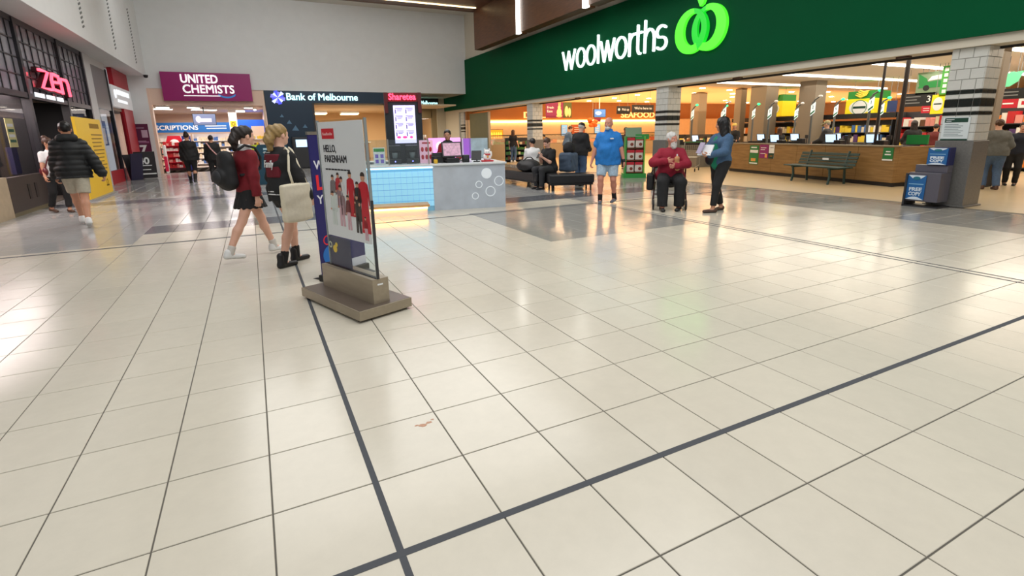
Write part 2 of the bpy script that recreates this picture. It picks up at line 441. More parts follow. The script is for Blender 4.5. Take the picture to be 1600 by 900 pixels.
# the two interlocked loops with a leaf
def loop(cx, hx, a0, a1, m, y0, n=40):
    mb = MB(); o = []; q = []
    for i in range(n + 1):
        a = math.radians(a0 + (a1 - a0) * i / n)
        o.append((cx + .58 * math.cos(a), 4.05 + .57 * math.sin(a))); q.append((hx + .33 * math.cos(a), 4.09 + .40 * math.sin(a)))
    for i in range(n): mb.prism([q[i], o[i], o[i + 1], q[i + 1]], y0, 0)
    mb.build('emblem_loop', m, FA)
loop(-9.46, -9.40, 80, 300, M_lime1, -.09); loop(-9.46, -9.40, -60, 80, M_lime2, -.11)
loop(-8.85, -8.91, -120, 100, M_lime1, -.10); loop(-8.85, -8.91, 100, 240, M_lime2, -.08)
MB().prism([(-9.18, 4.62), (-9.08, 4.66), (-8.98, 4.85), (-8.97, 5.12), (-9.2, 4.98), (-9.27, 4.8)], -0.09, 0).build('emblem_leaf', M_lime1, FA)

# ---- tiled pillars
M_ptile = mat('pillar_tile', (205, 205, 198), 0.25, var=0.05, scale=6)
M_pblack = mat('pillar_tile_black', (24, 32, 28), 0.25)
M_grout = mat('pillar_grout', (150, 150, 144), 0.8)
M_stone = mat('plinth_stone', (112, 110, 106), 0.3, var=0.14, scale=40)
def pillar(y, label):
    t = thing('tiled_pillar', label, 'pillar', (11.21, y, 0), 0, 'tiled pillars along the supermarket front')
    MB().box(-.25, .25, -.25, .25, 0, 2.74).build('core', M_grout, t)
    MB().box(-.285, .285, -.285, .285, 0, 1.17).box(-.32, .32, -.32, .32, 0, 0.03).build('plinth', M_stone, t, bevel=0.006)
    bands = [(1.17, 1.316), (1.316, 1.463), (1.463, 1.61)], [(1.61, 1.67)], [(1.67, 1.75)], [(1.75, 1.89)], [(1.89, 1.97)], [(1.97, 2.04)], [(2.04 + .175 * i, 2.04 + .175 * (i + 1)) for i in range(4)]
    rows = []; 
    for k, bb in enumerate(bands):
        for r in bb: rows.append((r[0], r[1], k in (1, 3, 5)))
    cache = {}
    for ri, (z0, z1, blk) in enumerate(rows):
        off = 0 if blk else (0.10 if ri % 2 else 0.0)
        segs = []; x = -0.256 - off
        while x < 0.256:
            a, b = max(x, -0.256), min(x + 0.205, 0.256)
            if b - a > 0.02: segs.append((a, b))
            x += 0.205
        for a, b in segs:
            for face in range(3):
                key = (round(b - a, 3), round(z1 - z0, 3), blk)
                if key not in cache:
                    w, h = (b - a) / 2 - .003, (z1 - z0) / 2 - .003
                    m_ = MB().add([(-w, 0, -h), (w, 0, -h), (w, 0, h), (-w, 0, h), (-w + .004, -.012, -h + .004), (w - .004, -.012, -h + .004), (w - .004, -.012, h - .004), (-w + .004, -.012, h - .004)],
                                  [(4, 5, 6, 7), (0, 1, 5, 4), (1, 2, 6, 5), (2, 3, 7, 6), (3, 0, 4, 7)])
                    cache[key] = m_.mesh('tile', M_pblack if blk else M_ptile)
                c = (a + b) / 2; zz = (z0 + z1) / 2
                if face == 0: link('tile', cache[key], t, loc=(c, -.25, zz))
                elif face == 1: link('tile', cache[key], t, loc=(-.25, -c, zz), rot=(0, 0, -PI / 2))
                else: link('tile', cache[key], t, loc=(-c, .25, zz), rot=(0, 0, PI))
    return t
P1 = pillar(3.22, 'nearest white tiled pillar with grey stone base beside the newspaper stand')
pm = kid_map(P1)
for y, l in ((10.72, 'second white tiled pillar with black stripes behind the seated man in red'),
             (19.05, 'third tiled pillar with black stripes beside the person in tan padded vest'),
             (27.3, 'farthest tiled pillar with black stripes beside the olive panel')):
    c = copy_tree(P1, pm); c.location = (11.21, y, 0); c['label'] = l
# notice on the pillar
M_dkgreen = mat('notice_green', (14, 62, 46), 0.5)
t = thing('notice_board', 'white trading notice with dark green header on the nearest pillar', 'notice', (10.945, 3.24, 1.18), -PI / 2)
MB().box(-.2, .2, -.012, 0, 0, 0.4).build('sheet', mat('notice_white', (214, 222, 222), 0.4), t)
MB().box(-.17, .17, -.015, -.012, 0.31, 0.385).build('header', M_dkgreen, t)
MB().box(-.2, .2, -.015, -.012, 0.0, 0.025).build('footer', M_dkgreen, t)
M_tl = mat('notice_text', (120, 134, 134), 0.6)
for i in range(8):
    MB().box(-.16, -.16 + 0.2 + 0.1 * ((i * 37) % 10) / 10, -.0135, -.012, 0.27 - i * .028, 0.28 - i * .028).build('text_line', M_tl, t)
for i in range(2): MB().box(-.15, -.03 - .04 * i, -.0165, -.015, 0.355 - .028 * i, 0.366 - .028 * i).build('text_line', M_white, t)
# olive panel closing the last bay
t = thing('olive_panel', 'olive green closing panel in the far bay of the supermarket front', 'panel', (11.1, 25.3, 0), -PI / 2)
MB().box(-1.2, 1.4, 0, .06, 0, 2.6).build('board', mat('olive', (112, 112, 78), 0.5, var=0.08, scale=2), t)
MB().box(1.4, 1.5, -.04, .08, 0, 2.62).build('jamb', mat('pale_jamb', (170, 160, 140), 0.5), t)

# ---- interior shell
M_mfloor = mat('market_vinyl', (190, 172, 138), 0.28, var=0.06, scale=2.5)
struct('floor_supermarket', MB().box(10.95, 42, -6, 27, -0.1, 0.0), M_mfloor)
M_mceil = mat('market_ceiling', (222, 208, 190), 0.8)
M_oceil = mat('market_ceiling_warm', (240, 190, 128), 0.8)
struct('ceiling_supermarket', MB().box(11.55, 42, -6, 15.4, 3.3, 3.4), M_mceil)
struct('ceiling_fresh_hall', MB().box(11.55, 42, 15.4, 27, 3.32, 3.42), M_oceil)
M_obrown = mat('orange_brown_wall', (150, 92, 36), 0.6, var=0.08, scale=1.2)
WD = struct('wall_fresh_hall', MB().box(10.95, 42, 26.6, 26.8, 2.27, 3.4), M_obrown)
MB().box(10.95, 42, 26.62, 26.8, 0, 2.27).build('lower_wall', mat('deli_tile', (226, 196, 160), 0.4, var=0.05, scale=5), WD)
MB().box(11.5, 26, 26.45, 26.6, 2.12, 2.2).build('light_line', mat('deli_led', (255, 224, 160), 0.5, emit=5.0), WD)
struct('wall_supermarket_end', MB().box(41.5, 42, -6, 27, 0, 3.4), mat('market_end', (196, 160, 130), 0.7))
struct('wall_supermarket_near', MB().box(11.5, 42, -6.1, -6, 0, 3.4), mat('market_end', (196, 160, 130), 0.7))
M_delitx = mat('cream_letters', (255, 214, 140), 0.5, emit=0.6)
for s, x, w in (('DELI', 14.6, 1.75), ('SEAFOOD', 22.0, 2.9)):
    text('wall_lettering', s, 0.5, M_delitx, WD, (x, 26.58, 2.38), fit=w, offset=0.008, extrude=0.02)
# linear ceiling lights
ll = MB().box(0, 12, -.06, .06, -.05, 0).mesh('tube', mat('market_led', (255, 250, 236), 0.5, emit=6.0))
for i, (y, x) in enumerate(((7.85, 15.8), (10.75, 16.2), (13.6, 16.0), (4.9, 15.0), (1.9, 14.5))):
    o = link('linear_ceiling_light', ll, None, loc=(x, y, 3.29))
    [MB().cyl((q, 0, 0), (q, 0, .01), .01, n=6).build('hanger', M_grey, o) for q in (1, 6, 11)]
    tag(o, ['long white linear light over the checkouts, second from the warm ceiling', 'long white linear light in the middle of the checkout ceiling', 'long white linear light along the edge of the warm ceiling',
            'long white linear light right of the nearest pillar', 'linear light at the far right of the supermarket ceiling'][[1, 0, 2, 3, 4][i]], 'ceiling light', 'linear lights over the checkouts')
random.seed(3)
dl = MB().lathe([(.13, -.03), (.11, 0)], n=12).mesh('downlight', mat('downlight_glow', (255, 240, 205), 0.5, emit=14.0))
for i in range(12):
    for j in range(5):
        o = link('downlight', dl, None, loc=(13.6 + i * 2.3 + random.uniform(-.3, .3), 16.4 + j * 2.1 + random.uniform(-.3, .3), 3.32))
        tag(o, 'small glowing downlight in the warm orange supermarket ceiling', 'downlight', 'downlights in the warm ceiling')
# columns
M_mcol = mat('market_column', (128, 116, 100), 0.6)
for x, y, w, l in ((20.5, 18.4, .55, 'slim beige column left of the lane signs'), (20.5, 15.85, .36, 'thin beige column behind the lane four sign'),
                (20.5, 14.6, .8, 'widest beige column left of the first yellow display'), (20.5, 12.35, .7, 'beige column between the two yellow displays'), (16, 4.76, .32, 'tan column right of the nearest tiled pillar')):
    t = thing('market_column', l, 'column', (x, y, 0)); MB().box(-w / 2, w / 2, -w / 2, w / 2, 0, 3.3).build('shaft', M_mcol, t, bevel=.01)
    MB().box(-w / 2 - .02, w / 2 + .02, -w / 2 - .02, w / 2 + .02, 0, .15).build('skirting', M_char, t)

# ---- goods for the shelves
GC = [mat('goods_%s' % n, c, 0.45) for n, c in (('red', (190, 40, 44)), ('orange', (232, 130, 40)), ('yellow', (238, 206, 60)), ('green', (70, 130, 60)), ('cream', (228, 212, 180)), ('pink', (226, 150, 140)), ('purple', (84, 56, 110)), ('white', (232, 230, 224)), ('brown', (110, 70, 44)), ('blue', (70, 110, 170)))]
def goods(mb, x0, x1, y0, y1, z, hmax, pal, rnd, wmin=.08, wmax=.2):
    x = x0
    while x < x1 - .04:
        w = min(rnd.uniform(wmin, wmax), x1 - x); h = rnd.uniform(.5, .95) * hmax
        mb.m = rnd.choice(pal); mb.box(x + .006, x + w - .006, y0 + rnd.uniform(0, .05), y1, z, z + h); x += w
def shelf_unit(name, label, loc, rz, w, h, d, levels, pal, seed, body=None, group=None):
    t = thing(name, label, 'shelf', loc, rz, group); rnd = random.Random(seed)
    body = body or M_char
    MB().box(-w / 2, w / 2, d - .04, d, 0, h).build('back_panel', body, t)
    for s in (-1, 1): MB().box(s * w / 2 - .015, s * w / 2 + .015, 0, d, 0, h).build('side_panel', body, t)
    g = MB()
    for i in range(levels):
        z = .12 + (h - .2) * i / levels
        MB().box(-w / 2 + .015, w / 2 - .015, 0, d - .04, z - .03, z).build('shelf_board', body, t)
        goods(g, -w / 2 + .03, w / 2 - .03, .03, d - .06, z, (h - .2) / levels - .06, pal, rnd)
    tag(g.build('products', GC, t), kind='stuff')
    return t
def panel(name, label, cat, loc, rz, w, h, m, th=.03, z0=0, group=None, frame=None, part='board'):
    """flat sign standing on or hanging at loc (centre of its lower edge)"""
    t = thing(name, label, cat, loc, rz, group)
    MB().box(-w / 2, w / 2, 0, th, z0, z0 + h).build(part, m, t)
    if frame:
        MB().box(-w / 2 - .02, w / 2 + .02, .005, th + .01, z0 - .02, z0).box(-w / 2 - .02, w / 2 + .02, .005, th + .01, z0 + h, z0 + h + .02).box(-w / 2 - .02, -w / 2, .005, th + .01, z0, z0 + h).box(w / 2, w / 2 + .02, .005, th + .01, z0, z0 + h).build('frame', frame, t)
    return t
def hang(t, w, h, top, m=None):
    if t.location.x > 11: top = (3.32 if t.location.y > 15.4 else 3.3) - t.location.z
    """two hanger rods from the ceiling"""
    for s in (-1, 1): MB().cyl((s * w * .35, .015, h), (s * w * .35, .015, top), .008, n=6).build('hanger', m or M_grey, t)

# ---- wooden partition in front of the checkouts
M_oak = wood('partition_oak', (128, 96, 54), (156, 122, 74), 0.5, 2.0, (1, 1, 9))
ang = math.atan2(5.45 - 11.5, 13.55 - 14.95)
t = thing('wood_partition', 'long low wooden partition between the entrance floor and the checkouts', 'partition', (14.95, 11.5, 0), ang)
Lp = math.hypot(13.55 - 14.95, 5.45 - 11.5)
n = 6
for i in range(n): MB().box(Lp * i / n + .004, Lp * (i + 1) / n - .004, 0, .1, .1, .96).build('panel', M_oak, t, bevel=.003)
MB().box(0, Lp, .03, .1, 0, .1).build('toe_kick', M_black, t)
MB().box(-.02, Lp + .02, -.02, .16, .96, .99).build('cap', mat('cap_grey', (140, 128, 106), .4), t)
for i in range(3): MB().box(Lp - .1 + .004, Lp - .002, .1 + i * .9, 1.0 + i * .9 - .006, .1, .96).build('panel', M_oak, t, bevel=.003)
MB().box(Lp - .1, Lp - .03, .1, 2.8, 0, .1).build('toe_kick', M_black, t)
PD = Vector((math.cos(ang), math.sin(ang), 0)); PN = Vector((math.sin(ang), -math.cos(ang), 0))
def on_part(s, z, off=.004):
    p = Vector((14.95, 11.5, z)) + PD * s + PN * off; return tuple(p)
def mini_poster(name, label, s, z, w, h, m, items, off=.012):
    q = panel(name, label, 'poster', on_part(s, z, off), ang, w, h, m, th=.008, part='sheet')
    for (x0, x1, z0, z1, mm) in items: MB().box(x0, x1, -.003, 0, z0, z1).build('print', mm, q)
    return q
M_pgreen = mat('poster_green', (34, 120, 62), .5); M_plum = mat('poster_plum', (140, 34, 110), .5); M_gold = mat('print_gold', (226, 160, 80), .5)
mini_poster('wall_poster', 'green and white poster at the left end of the wooden partition', 1.27, .30, .42, .62, M_pgreen, [(-.19, .19, .38, .47, M_white), (-.19, .19, .02, .06, M_white), (-.12, .1, .1, .2, M_gold), (-.15, .12, .53, .57, M_white)])
mini_poster('wall_poster', 'plum poster beside the green one on the wooden partition', 1.73, .52, .4, .43, M_plum, [(-.15, .1, .32, .34, M_white), (-.15, .04, .26, .28, M_white), (-.15, .08, .14, .16, M_white), (.06, .16, .02, .14, M_gold)])
mini_poster('wall_poster', 'small white and dark green poster right of the plum one', 2.07, .52, .23, .43, M_white, [(-.115, .115, 0, .17, M_dkgreen), (-.06, .08, .33, .35, M_grey), (-.05, .06, .06, .10, M_gold)])
mini_poster('wall_poster', 'small green sign at the right end of the wooden partition', 6.02, .63, .27, .31, M_pgreen, [(-.135, .135, 0, .035, M_white), (-.06, .06, .2, .23, M_white), (-.08, .08, .13, .16, M_white)])

# ---- slatted bench
M_bgreen = mat('bench_green', (34, 62, 58), .45, var=.06, scale=14)
t = thing('slatted_bench', 'dark green slatted park bench against the wooden partition', 'bench', (13.55, 7.15, 0), ang)
bl = .93
for i in range(4): MB().box(-bl, bl, -.5 + i * .12, -.5 + i * .12 + .1, .42, .455).build('seat_slat', M_bgreen, t, bevel=.006)
for i in range(4):
    z = .50 + i * .085; MB().cbox((0, .02 + i * .03, z), (2 * bl, .03, .07), rx=-.3).build('back_slat', M_bgreen, t, bevel=.005)
for s in (-1, 1):
    x = s * .62
    MB().tube([(x, -.45, .43), (x, -.42, .2), (x, -.46, .0)], .03, 8).build('leg', M_bgreen, t)
    MB().tube([(x, .13, .84), (x, .02, .45), (x, .06, .0)], .03, 8).build('leg', M_bgreen, t)
    MB().box(x - .03, x + .03, -.48, .05, .38, .42).build('seat_rail', M_bgreen, t)
MB().box(-.05, .15, -.045, -.03, .60, .65).build('plaque', M_white, t)

# ---- checkouts behind the partition
M_pole = mat('lane_pole', (96, 100, 100), .4); M_lane = mat('lane_sign', (225, 240, 240), .4, emit=.5); M_lamp = mat('lane_lamp_green', (40, 230, 120), .4, emit=2.2)
M_scr = mat('lit_screen', (190, 220, 255), .3, emit=1.0)
def lane(x, y, num, on, tall, label):
    t = thing('checkout_lane_sign', label, 'sign', (x, y, 0), -PI / 2, 'lane number signs over the checkouts'); tall += .92
    MB().cyl((0, 0, 0), (0, 0, tall - .92), .035, n=8).build('pole', M_pole, t)
    MB().tube([(0, 0, tall - 1.0), (.06, -.01, tall - .86), (.2, -.02, tall - .78)], [.03, .028, .02], 8).build('arm', M_pole if not on else M_pole, t)
    MB().ell((.24, -.02, tall - .76), (.07, .05, .045), 10, 6).build('lamp', M_lamp if on else M_white, t)
    s = MB().prism([(-.02, tall - 1.36), (.12, tall - 1.25), (.12, tall - .92), (-.02, tall - 1.03)], -.05, -.035).build('number_plate', M_lane, t)
    text('number', num, .14, M_dkgreen, s, (.01, -.052, tall - 1.13), extrude=.002)
    MB().prism([(-.015, tall - 1.33), (.115, tall - 1.22), (.115, tall - 1.17), (-.015, tall - 1.27)], -.054, -.05).build('stripe', M_pgreen, s)
for (x, y, nm, on, tall, l) in ((16, 15.5, '6', True, 2.2, 'lane six sign on a pole beside the second tiled pillar'), (16, 14.4, '5', True, 2.28, 'lane five sign on a pole left of the black haired woman'),
                                (16, 12.8, '4', False, 2.3, 'lane four sign with an unlit lamp above the black haired woman'), (16, 10.85, '3', False, 2.2, 'lane three sign in front of the left yellow display'),
                                (16, 9.3, '2', False, 2.26, 'lane two sign with unlit lamp left of the man in suit'), (16, 7.55, '1', True, 2.3, 'lane one sign in front of the right yellow display'),
                                (18.5, 15.1, '12', True, 2.3, 'far lane sign with a green lamp beside the lane four sign'), (18.5, 13.5, '11', True, 2.28, 'far lane sign with a green lamp in front of the widest column'),
                                (18.5, 11.6, '10', False, 2.2, 'far lane sign right of the left yellow display'), (18.5, 10.1, '9', True, 2.25, 'far lane sign with green lamp right of the man in suit'), (18.5, 8.6, '8', True, 2.2, 'far lane sign with green lamp beside the dark pole')):
    lane(x, y, nm, on, tall, l)
M_desk = mat('checkout_desk', (120, 116, 108), .4); M_blk2 = mat('black_plastic', (26, 27, 29), .35)
def checkout(x, y, label, seed, first=[None]):
    if first[0] is None:
        t = thing('checkout', label, 'checkout', (x, y, 0), -PI / 2, 'checkout desks behind the wooden partition')
        MB().box(-.35, .35, -.3, 1.9, 0, .86).build('desk', M_desk, t, bevel=.01)
        MB().box(-.2, .2, .2, 1.8, .86, .9).build('belt', M_blk2, t)
        MB().box(-.38, .38, -.34, -.3, .7, .98).build('end_panel', M_blk2, t)
        MB().cbox((-.1, .05, 1.12), (.36, .04, .28), rx=.25).cyl((-.1, .1, .86), (-.1, .08, 1.02), .03).build('till_monitor', M_blk2, t)
        MB().cbox((-.1, .026, 1.125), (.31, .005, .23), rx=.25).build('till_screen', M_scr, t)
        MB().box(.1, .3, -.15, .1, .86, 1.08).build('printer', M_blk2, t, bevel=.02)
        MB().cyl((.2, .3, .86), (.2, .3, 1.1), .02).box(.14, .26, .27, .31, 1.08, 1.2).build('card_reader', M_char, t)
        first[0] = (t, kid_map(t)); return t
    c = copy_tree(*first[0]); c.location = (x, y, 0); c['label'] = label
    return c
for x, y, l in ((15.75, 14.95, 'checkout desk of lane five behind the trolley'), (15.75, 13.85, 'checkout desk hidden partly by the black haired woman'), (15.6, 12.2, 'checkout desk with lit till screen behind the plum poster'),
                (15.5, 10.1, 'checkout desk left of the man in suit'), (15.5, 8.2, 'checkout desk in front of the man in suit'), (15.3, 6.9, 'checkout desk at the right end of the wooden partition'),
                (17.9, 14.55, 'second row checkout desk behind the staff member in yellow cap'), (17.9, 12.5, 'second row checkout desk right of the yellow capped staff member'), (17.9, 11.05, 'second row checkout desk left of the right yellow display'), (17.9, 9.5, 'second row checkout desk beside the dark pole')):
    checkout(x, y, l, 0)
# dark poles
for x, y, z, l in ((15.2, 6.3, .93, 'thick dark pole from partition to ceiling left of the nearest tiled pillar'), (15.2, 6.85, .93, 'slimmer dark pole beside the thick one at the checkouts')):
    t = thing('ceiling_pole', l, 'pole', (x, y, .86 if z else 0)); r = .055 if y < 6.5 else .035
    MB().cyl((0, 0, 0), (0, 0, 2.44), r, n=10).build('tube', mat('pole_dark', (40, 34, 34), .4), t); MB().cyl((0, 0, 0), (0, 0, .05), r + .04, n=12).build('flange', M_black, t)
# yellow promotion displays with banana tops
M_yel = mat('promo_yellow', (240, 220, 30), .5, emit=.15); M_gtop = mat('promo_green', (40, 140, 50), .5); M_ban = mat('banana_print', (236, 210, 70), .5)
def promo(x, y, w, z0, h, label):
    t = thing('promotion_cube', label, 'display', (x, y, 1.9), -PI / 2, 'yellow promotion cubes over the produce'); z0 -= 1.9
    MB().box(-w / 2, w / 2, 0, w, z0, z0 + h).build('cube', M_yel, t, bevel=.01)
    MB().box(-w / 2 + .04, w / 2 - .02, .02, w - .02, z0 + h, z0 + h + .3).build('header', M_gtop, t)
    for k in range(4): MB().tube([(-.2 + .05 * k, -.03, z0 + h + .16 + .06 * k), (0.03 + .03 * k, -.05, z0 + h + .06 + .06 * k), (.25 + .02 * k, -.03, z0 + h + .14 + .05 * k)], [.02, .045, .02], 8).build('banana', M_ban, t, smooth=True)
    o = MB().disc((0, z0 + h / 2), w * .36, -.012, 0, rz=h * .40).build('oval', M_white, t)
    MB().ring((0, z0 + h / 2), h * .43, .025, -.016, -.002).build('oval_rim', M_pgreen, t)
    MB().box(-w * .22, w * .22, -.016, -.012, z0 + h / 2 - .04, z0 + h / 2 + .05).build('print_line', M_dkgreen, o)
    for s in (-1, 1): MB().cyl((s * w * .4, .3, z0 + h), (s * w * .4, .3, 1.4), .01, n=6).build('hanger', M_grey, t)
promo(22, 15.27, 1.0, 2.02, .68, 'yellow promotion cube with banana topper, the left one over the produce')
promo(22, 11.3, 1.12, 1.88, .68, 'yellow promotion cube with banana topper, the larger right one over the produce')
for y, l in ((14.9, 'left'), (11.2, 'right')):
    t = thing('shelf_canopy', 'long black canopy over the %s produce shelves' % l, 'canopy', (21, y, 0), -PI / 2)
    MB().box(-1.8, 1.8, 0, .8, 1.78, 1.96).build('board', M_black, t)
    for s in (-1, 1): MB().box(s * 1.75 - .03, s * 1.75 + .03, .7, .8, 0, 1.78).build('post', M_black, t)
# produce and grocery shelves
G_all = list(range(10))
for i, (x, y, w, h, pal, l) in enumerate(((21.0, 14.9, 3.4, 1.7, [1, 2, 2, 5, 4, 7], 'produce shelf under the left yellow promotion cube'), (21.0, 11.2, 3.4, 1.7, [6, 7, 4, 2, 2, 9], 'produce shelf under the right yellow promotion cube'),
                                           (21.0, 8.4, 1.9, 1.95, [0, 0, 5, 4, 2, 7, 8], 'grocery shelf with red goods right of the dark pole'), (21.0, 5.7, 2.6, 2.0, [5, 0, 4, 7, 6, 1], 'grocery shelf seen right of the nearest tiled pillar'),
                                           (24.0, 17.5, 3.0, 1.8, [1, 1, 4, 7, 0], 'grocery shelf with orange goods behind lane five'), (19.0, 17.2, 2.2, 1.25, [3, 8, 8, 4, 2], 'low produce shelf behind the lane five and six signs'), (21, 2.6, 3, 2.0, [5, 0, 4, 7, 6, 1], 'grocery shelf at the far right edge'))):
    shelf_unit('grocery_shelf', l, (x, y, 0), -PI / 2, w, h, .6, 4, pal, 20 + i)
# end-of-aisle boards by the nearest pillar
M_red = mat('sign_red', (200, 30, 50), .5); M_orange = mat('sign_orange', (240, 140, 30), .5, emit=.15); M_teal = mat('sign_teal', (130, 210, 170), .5)
t = panel('car_banner', 'green banner showing a little green car with open boot', 'banner', (20, 7.97, 2.47), -PI / 2, .84, .7, mat('banner_sage', (120, 140, 110), .5)); hang(t, .8, .7, .83)
MB().prism([(-.36, .2), (.4, .2), (.4, .38), (.2, .42), (-.3, .36)], -.01, 0).prism([(-.38, .66), (-.14, .5), (-.1, .38), (-.34, .3)], -.012, 0).build('car_print', mat('car_green', (30, 130, 60), .5), t)
MB().prism([(-.1, .42), (.36, .46), (.32, .6), (.0, .56)], -.012, 0).build('window_print', mat('print_pale', (220, 225, 220), .5), t)
MB().disc((-.12, .2), .09, -.014, 0).build('wheel_print', M_black, t)
t = panel('vertical_banner', 'narrow bright green vertical banner beside the nearest tiled pillar', 'banner', (19, 7.13, 2.32), -PI / 2, .22, .9, mat('banner_green', (70, 170, 60), .5)); hang(t, .2, .9, .98)
for k in range(5): MB().box(-.05, .05, -.004, 0, .1 + .16 * k, .2 + .16 * k).build('print_letter', M_white, t)
t = panel('aisle_board', 'black aisle board with a white number three', 'sign', (20, 8.26, 2.09), -PI / 2, 1.0, .43, M_black); hang(t, 1, .43, 1.2)
text('number', '3', .3, M_white, t, (.22, -.003, .12), extrude=.002)
for i in range(3): MB().box(-.45, .05 - .1 * (i % 2), -.003, 0, .3 - i * .1, .33 - i * .1).build('text_line', M_grey, t)
t = panel('price_sign', 'red price sign below the aisle three board', 'sign', (20.0, 7.98, 1.86), -PI / 2, .3, .23, M_red); hang(t, .3, .22, .25)
for i in range(2): MB().box(-.1, .08, -.003, 0, .14 - i * .07, .16 - i * .07).build('text_line', M_white, t)
t = panel('price_sign', 'yellow sign with a white oval beside the nearest tiled pillar', 'sign', (19, 7.23, 1.8), -PI / 2, .35, .58, M_yel); hang(t, .3, .58, 1.5)
MB().disc((0, .3), .13, -.01, 0, rz=.2).build('oval', M_white, t); MB().box(-.1, .1, -.012, -.01, .28, .32).build('text_line', M_dkgreen, t)
t = panel('green_sign', 'plain bright green sign standing on the partition end near the pillar', 'sign', (15.45, 5.95, .97), -PI / 2, .5, .24, mat('flat_green', (20, 140, 70), .5), th=.05)
MB().box(-.2, .2, -.02, .1, -.02, 0).build('foot', M_black, t)
t = panel('blue_banner', 'dark blue banner above the red goods left of the dark pole', 'banner', (22, 10.1, 1.99), -PI / 2, .34, .42, mat('dkblue', (40, 60, 110), .5)); hang(t, .3, .42, 1.3)
t = panel('leaf_sign', 'pale green leaf shaped hanging sign right of the tan column', 'sign', (18, 5.2, 2.4), -PI / 2, .1, .1, M_teal, z0=.3); hang(t, .3, .38, .9)
MB().prism([(-.24, .02), (.0, .02), (.16, .14), (.24, .4), (-.2, .36)], -.02, 0).build('leaf', mat('leaf_green', (110, 215, 160), .5, emit=.2), t)
t = panel('aisle_board', 'black aisle board at the right edge under the leaf sign', 'sign', (19, 5.45, 2.14), -PI / 2, .7, .28, M_black); hang(t, .6, .28, 1.16)
for i in range(2): MB().box(-.25, .1, -.003, 0, .17 - i * .09, .2 - i * .09).build('text_line', M_grey, t)
t = panel('price_sign', 'red sign below the black aisle board at the right edge', 'sign', (19, 5.53, 1.89), -PI / 2, .42, .24, M_red); MB().box(-.12, .12, -.003, 0, .1, .14).build('text_line', M_white, t); hang(t, .4, .24, .25)
t = panel('price_sign', 'white sign beside the red one at the right edge', 'sign', (19, 5.18, 1.88), -PI / 2, .26, .25, M_white); MB().box(-.06, .1, -.003, 0, .08, .18).build('text_line', M_red, t); hang(t, .2, .25, .26)
t = panel('orange_sign', 'orange hanging sign between the nearest pillar and tan column', 'sign', (20, 6.5, 2.0), -PI / 2, .3, .52, M_orange); hang(t, .3, .52, 1.3)
t = shelf_unit('low_rack', 'low black rack beside the nearest tiled pillar inside the entrance', (15.0, 4.55, 0), -PI / 2, .6, .92, .45, 3, [8, 6, 8], 77, M_black)

# ---- fresh hall: counters, screens, hanging boards
M_dcase = mat('deli_case', (150, 140, 120), .4)
for x, w, l, s in ((13.2, 2.6, 'glass deli counter in the far left bay', 1), (17.6, 4.6, 'long glass deli counter under the deli letters', 2), (23.6, 5.0, 'seafood counter under the seafood letters', 3)):
    t = thing('deli_counter', l, 'counter', (x, 25.4, 0)); rnd = random.Random(s)
    MB().box(-w / 2, w / 2, 0, .9, 0, .85).build('base', M_dcase, t)
    MB().prism_x([(.0, .85), (.9, .85), (.9, 1.35), (.25, 1.35)], -w / 2, w / 2).build('glass_case', glass('case_glass', refl=.12), t)
    g = MB(); goods(g, -w / 2 + .05, w / 2 - .05, .3, .8, .87, .25, [0, 5, 4, 3, 1], rnd, .15, .4); tag(g.build('food', GC, t), kind='stuff')
    MB().box(-w / 2, w / 2, .2, .9, 1.35, 1.39).build('top_shelf', M_char, t)
shelf_unit('produce_rack', 'green stepped produce rack in the far left bay', (12.6, 22.5, 0), -.5, 2.2, 1.25, .6, 4, [3, 3, 4, 8], 91)
t = panel('menu_picture', 'glowing orange food picture on the far left deli wall', 'picture', (12.8, 26.58, 1.15), 0, .85, .55, mat('fire_orange', (240, 150, 30), .5, emit=.7), frame=M_char)
for i in range(5): MB().ell((-.3 + .15 * i, -.01, .25), (.06, .012, .18), 10, 6).build('print', mat('fire_yellow', (255, 205, 70), .5, emit=.8), t)
for (x, z, w, h, m, l, nm) in ((17.56, 1.28, .42, .66, 'b', 'blue menu screen on the deli wall beside the orange poster', 'menu_screen'), (20.11, 1.38, .42, .58, 'b', 'pale blue menu screen above the man in blue', 'menu_screen'), (18.6, 1.33, .98, .6, 'o', 'orange brown menu board on the deli wall', 'menu_board')):
    q = panel(nm, l, 'screen' if m == 'b' else 'sign', (x, 26.57, z), 0, w, h, mat('scr_blue', (120, 170, 210), .4, emit=.7) if m == 'b' else mat('menu_rust', (170, 80, 40), .5, emit=.2), frame=M_black)
    for i in range(3): MB().box(-w * .3, w * (.1 + .1 * i), -.004, 0, h * (.7 - .2 * i), h * (.76 - .2 * i)).build('text_line', M_white, q)
t = panel('easter_banner', 'plum hanging banner with a golden rabbit and white lettering', 'banner', (15.27, 24, 2.29), 0, 1.14, .84, mat('banner_plum', (120, 24, 80), .5)); hang(t, 1.1, .84, 1.0)
text('lettering', 'Fresh\nEase', .2, M_white, t, (-.5, -.003, .5), extrude=.002)
rab = MB(); rab.ell((.3, -.005, .3), (.17, .01, .22)).ell((.3, -.006, .56), (.1, .01, .12)).ell((.27, -.007, .74), (.03, .01, .13)).ell((.36, -.007, .74), (.03, .01, .13)).ell((.3, -.006, .1), (.2, .01, .08)); rab.build('rabbit_print', mat('rabbit_gold', (240, 190, 120), .5, emit=.2), t)
t = panel('easter_banner', 'narrow green banner with cream figures beside the rabbit banner', 'banner', (16.14, 24, 2.29), 0, .54, .84, mat('banner_olive', (70, 84, 36), .5)); hang(t, .5, .84, 1.0)
MB().ell((-.08, -.005, .35), (.12, .01, .3)).ell((.12, -.006, .3), (.09, .01, .26)).build('figure_print', mat('rabbit_gold'), t)
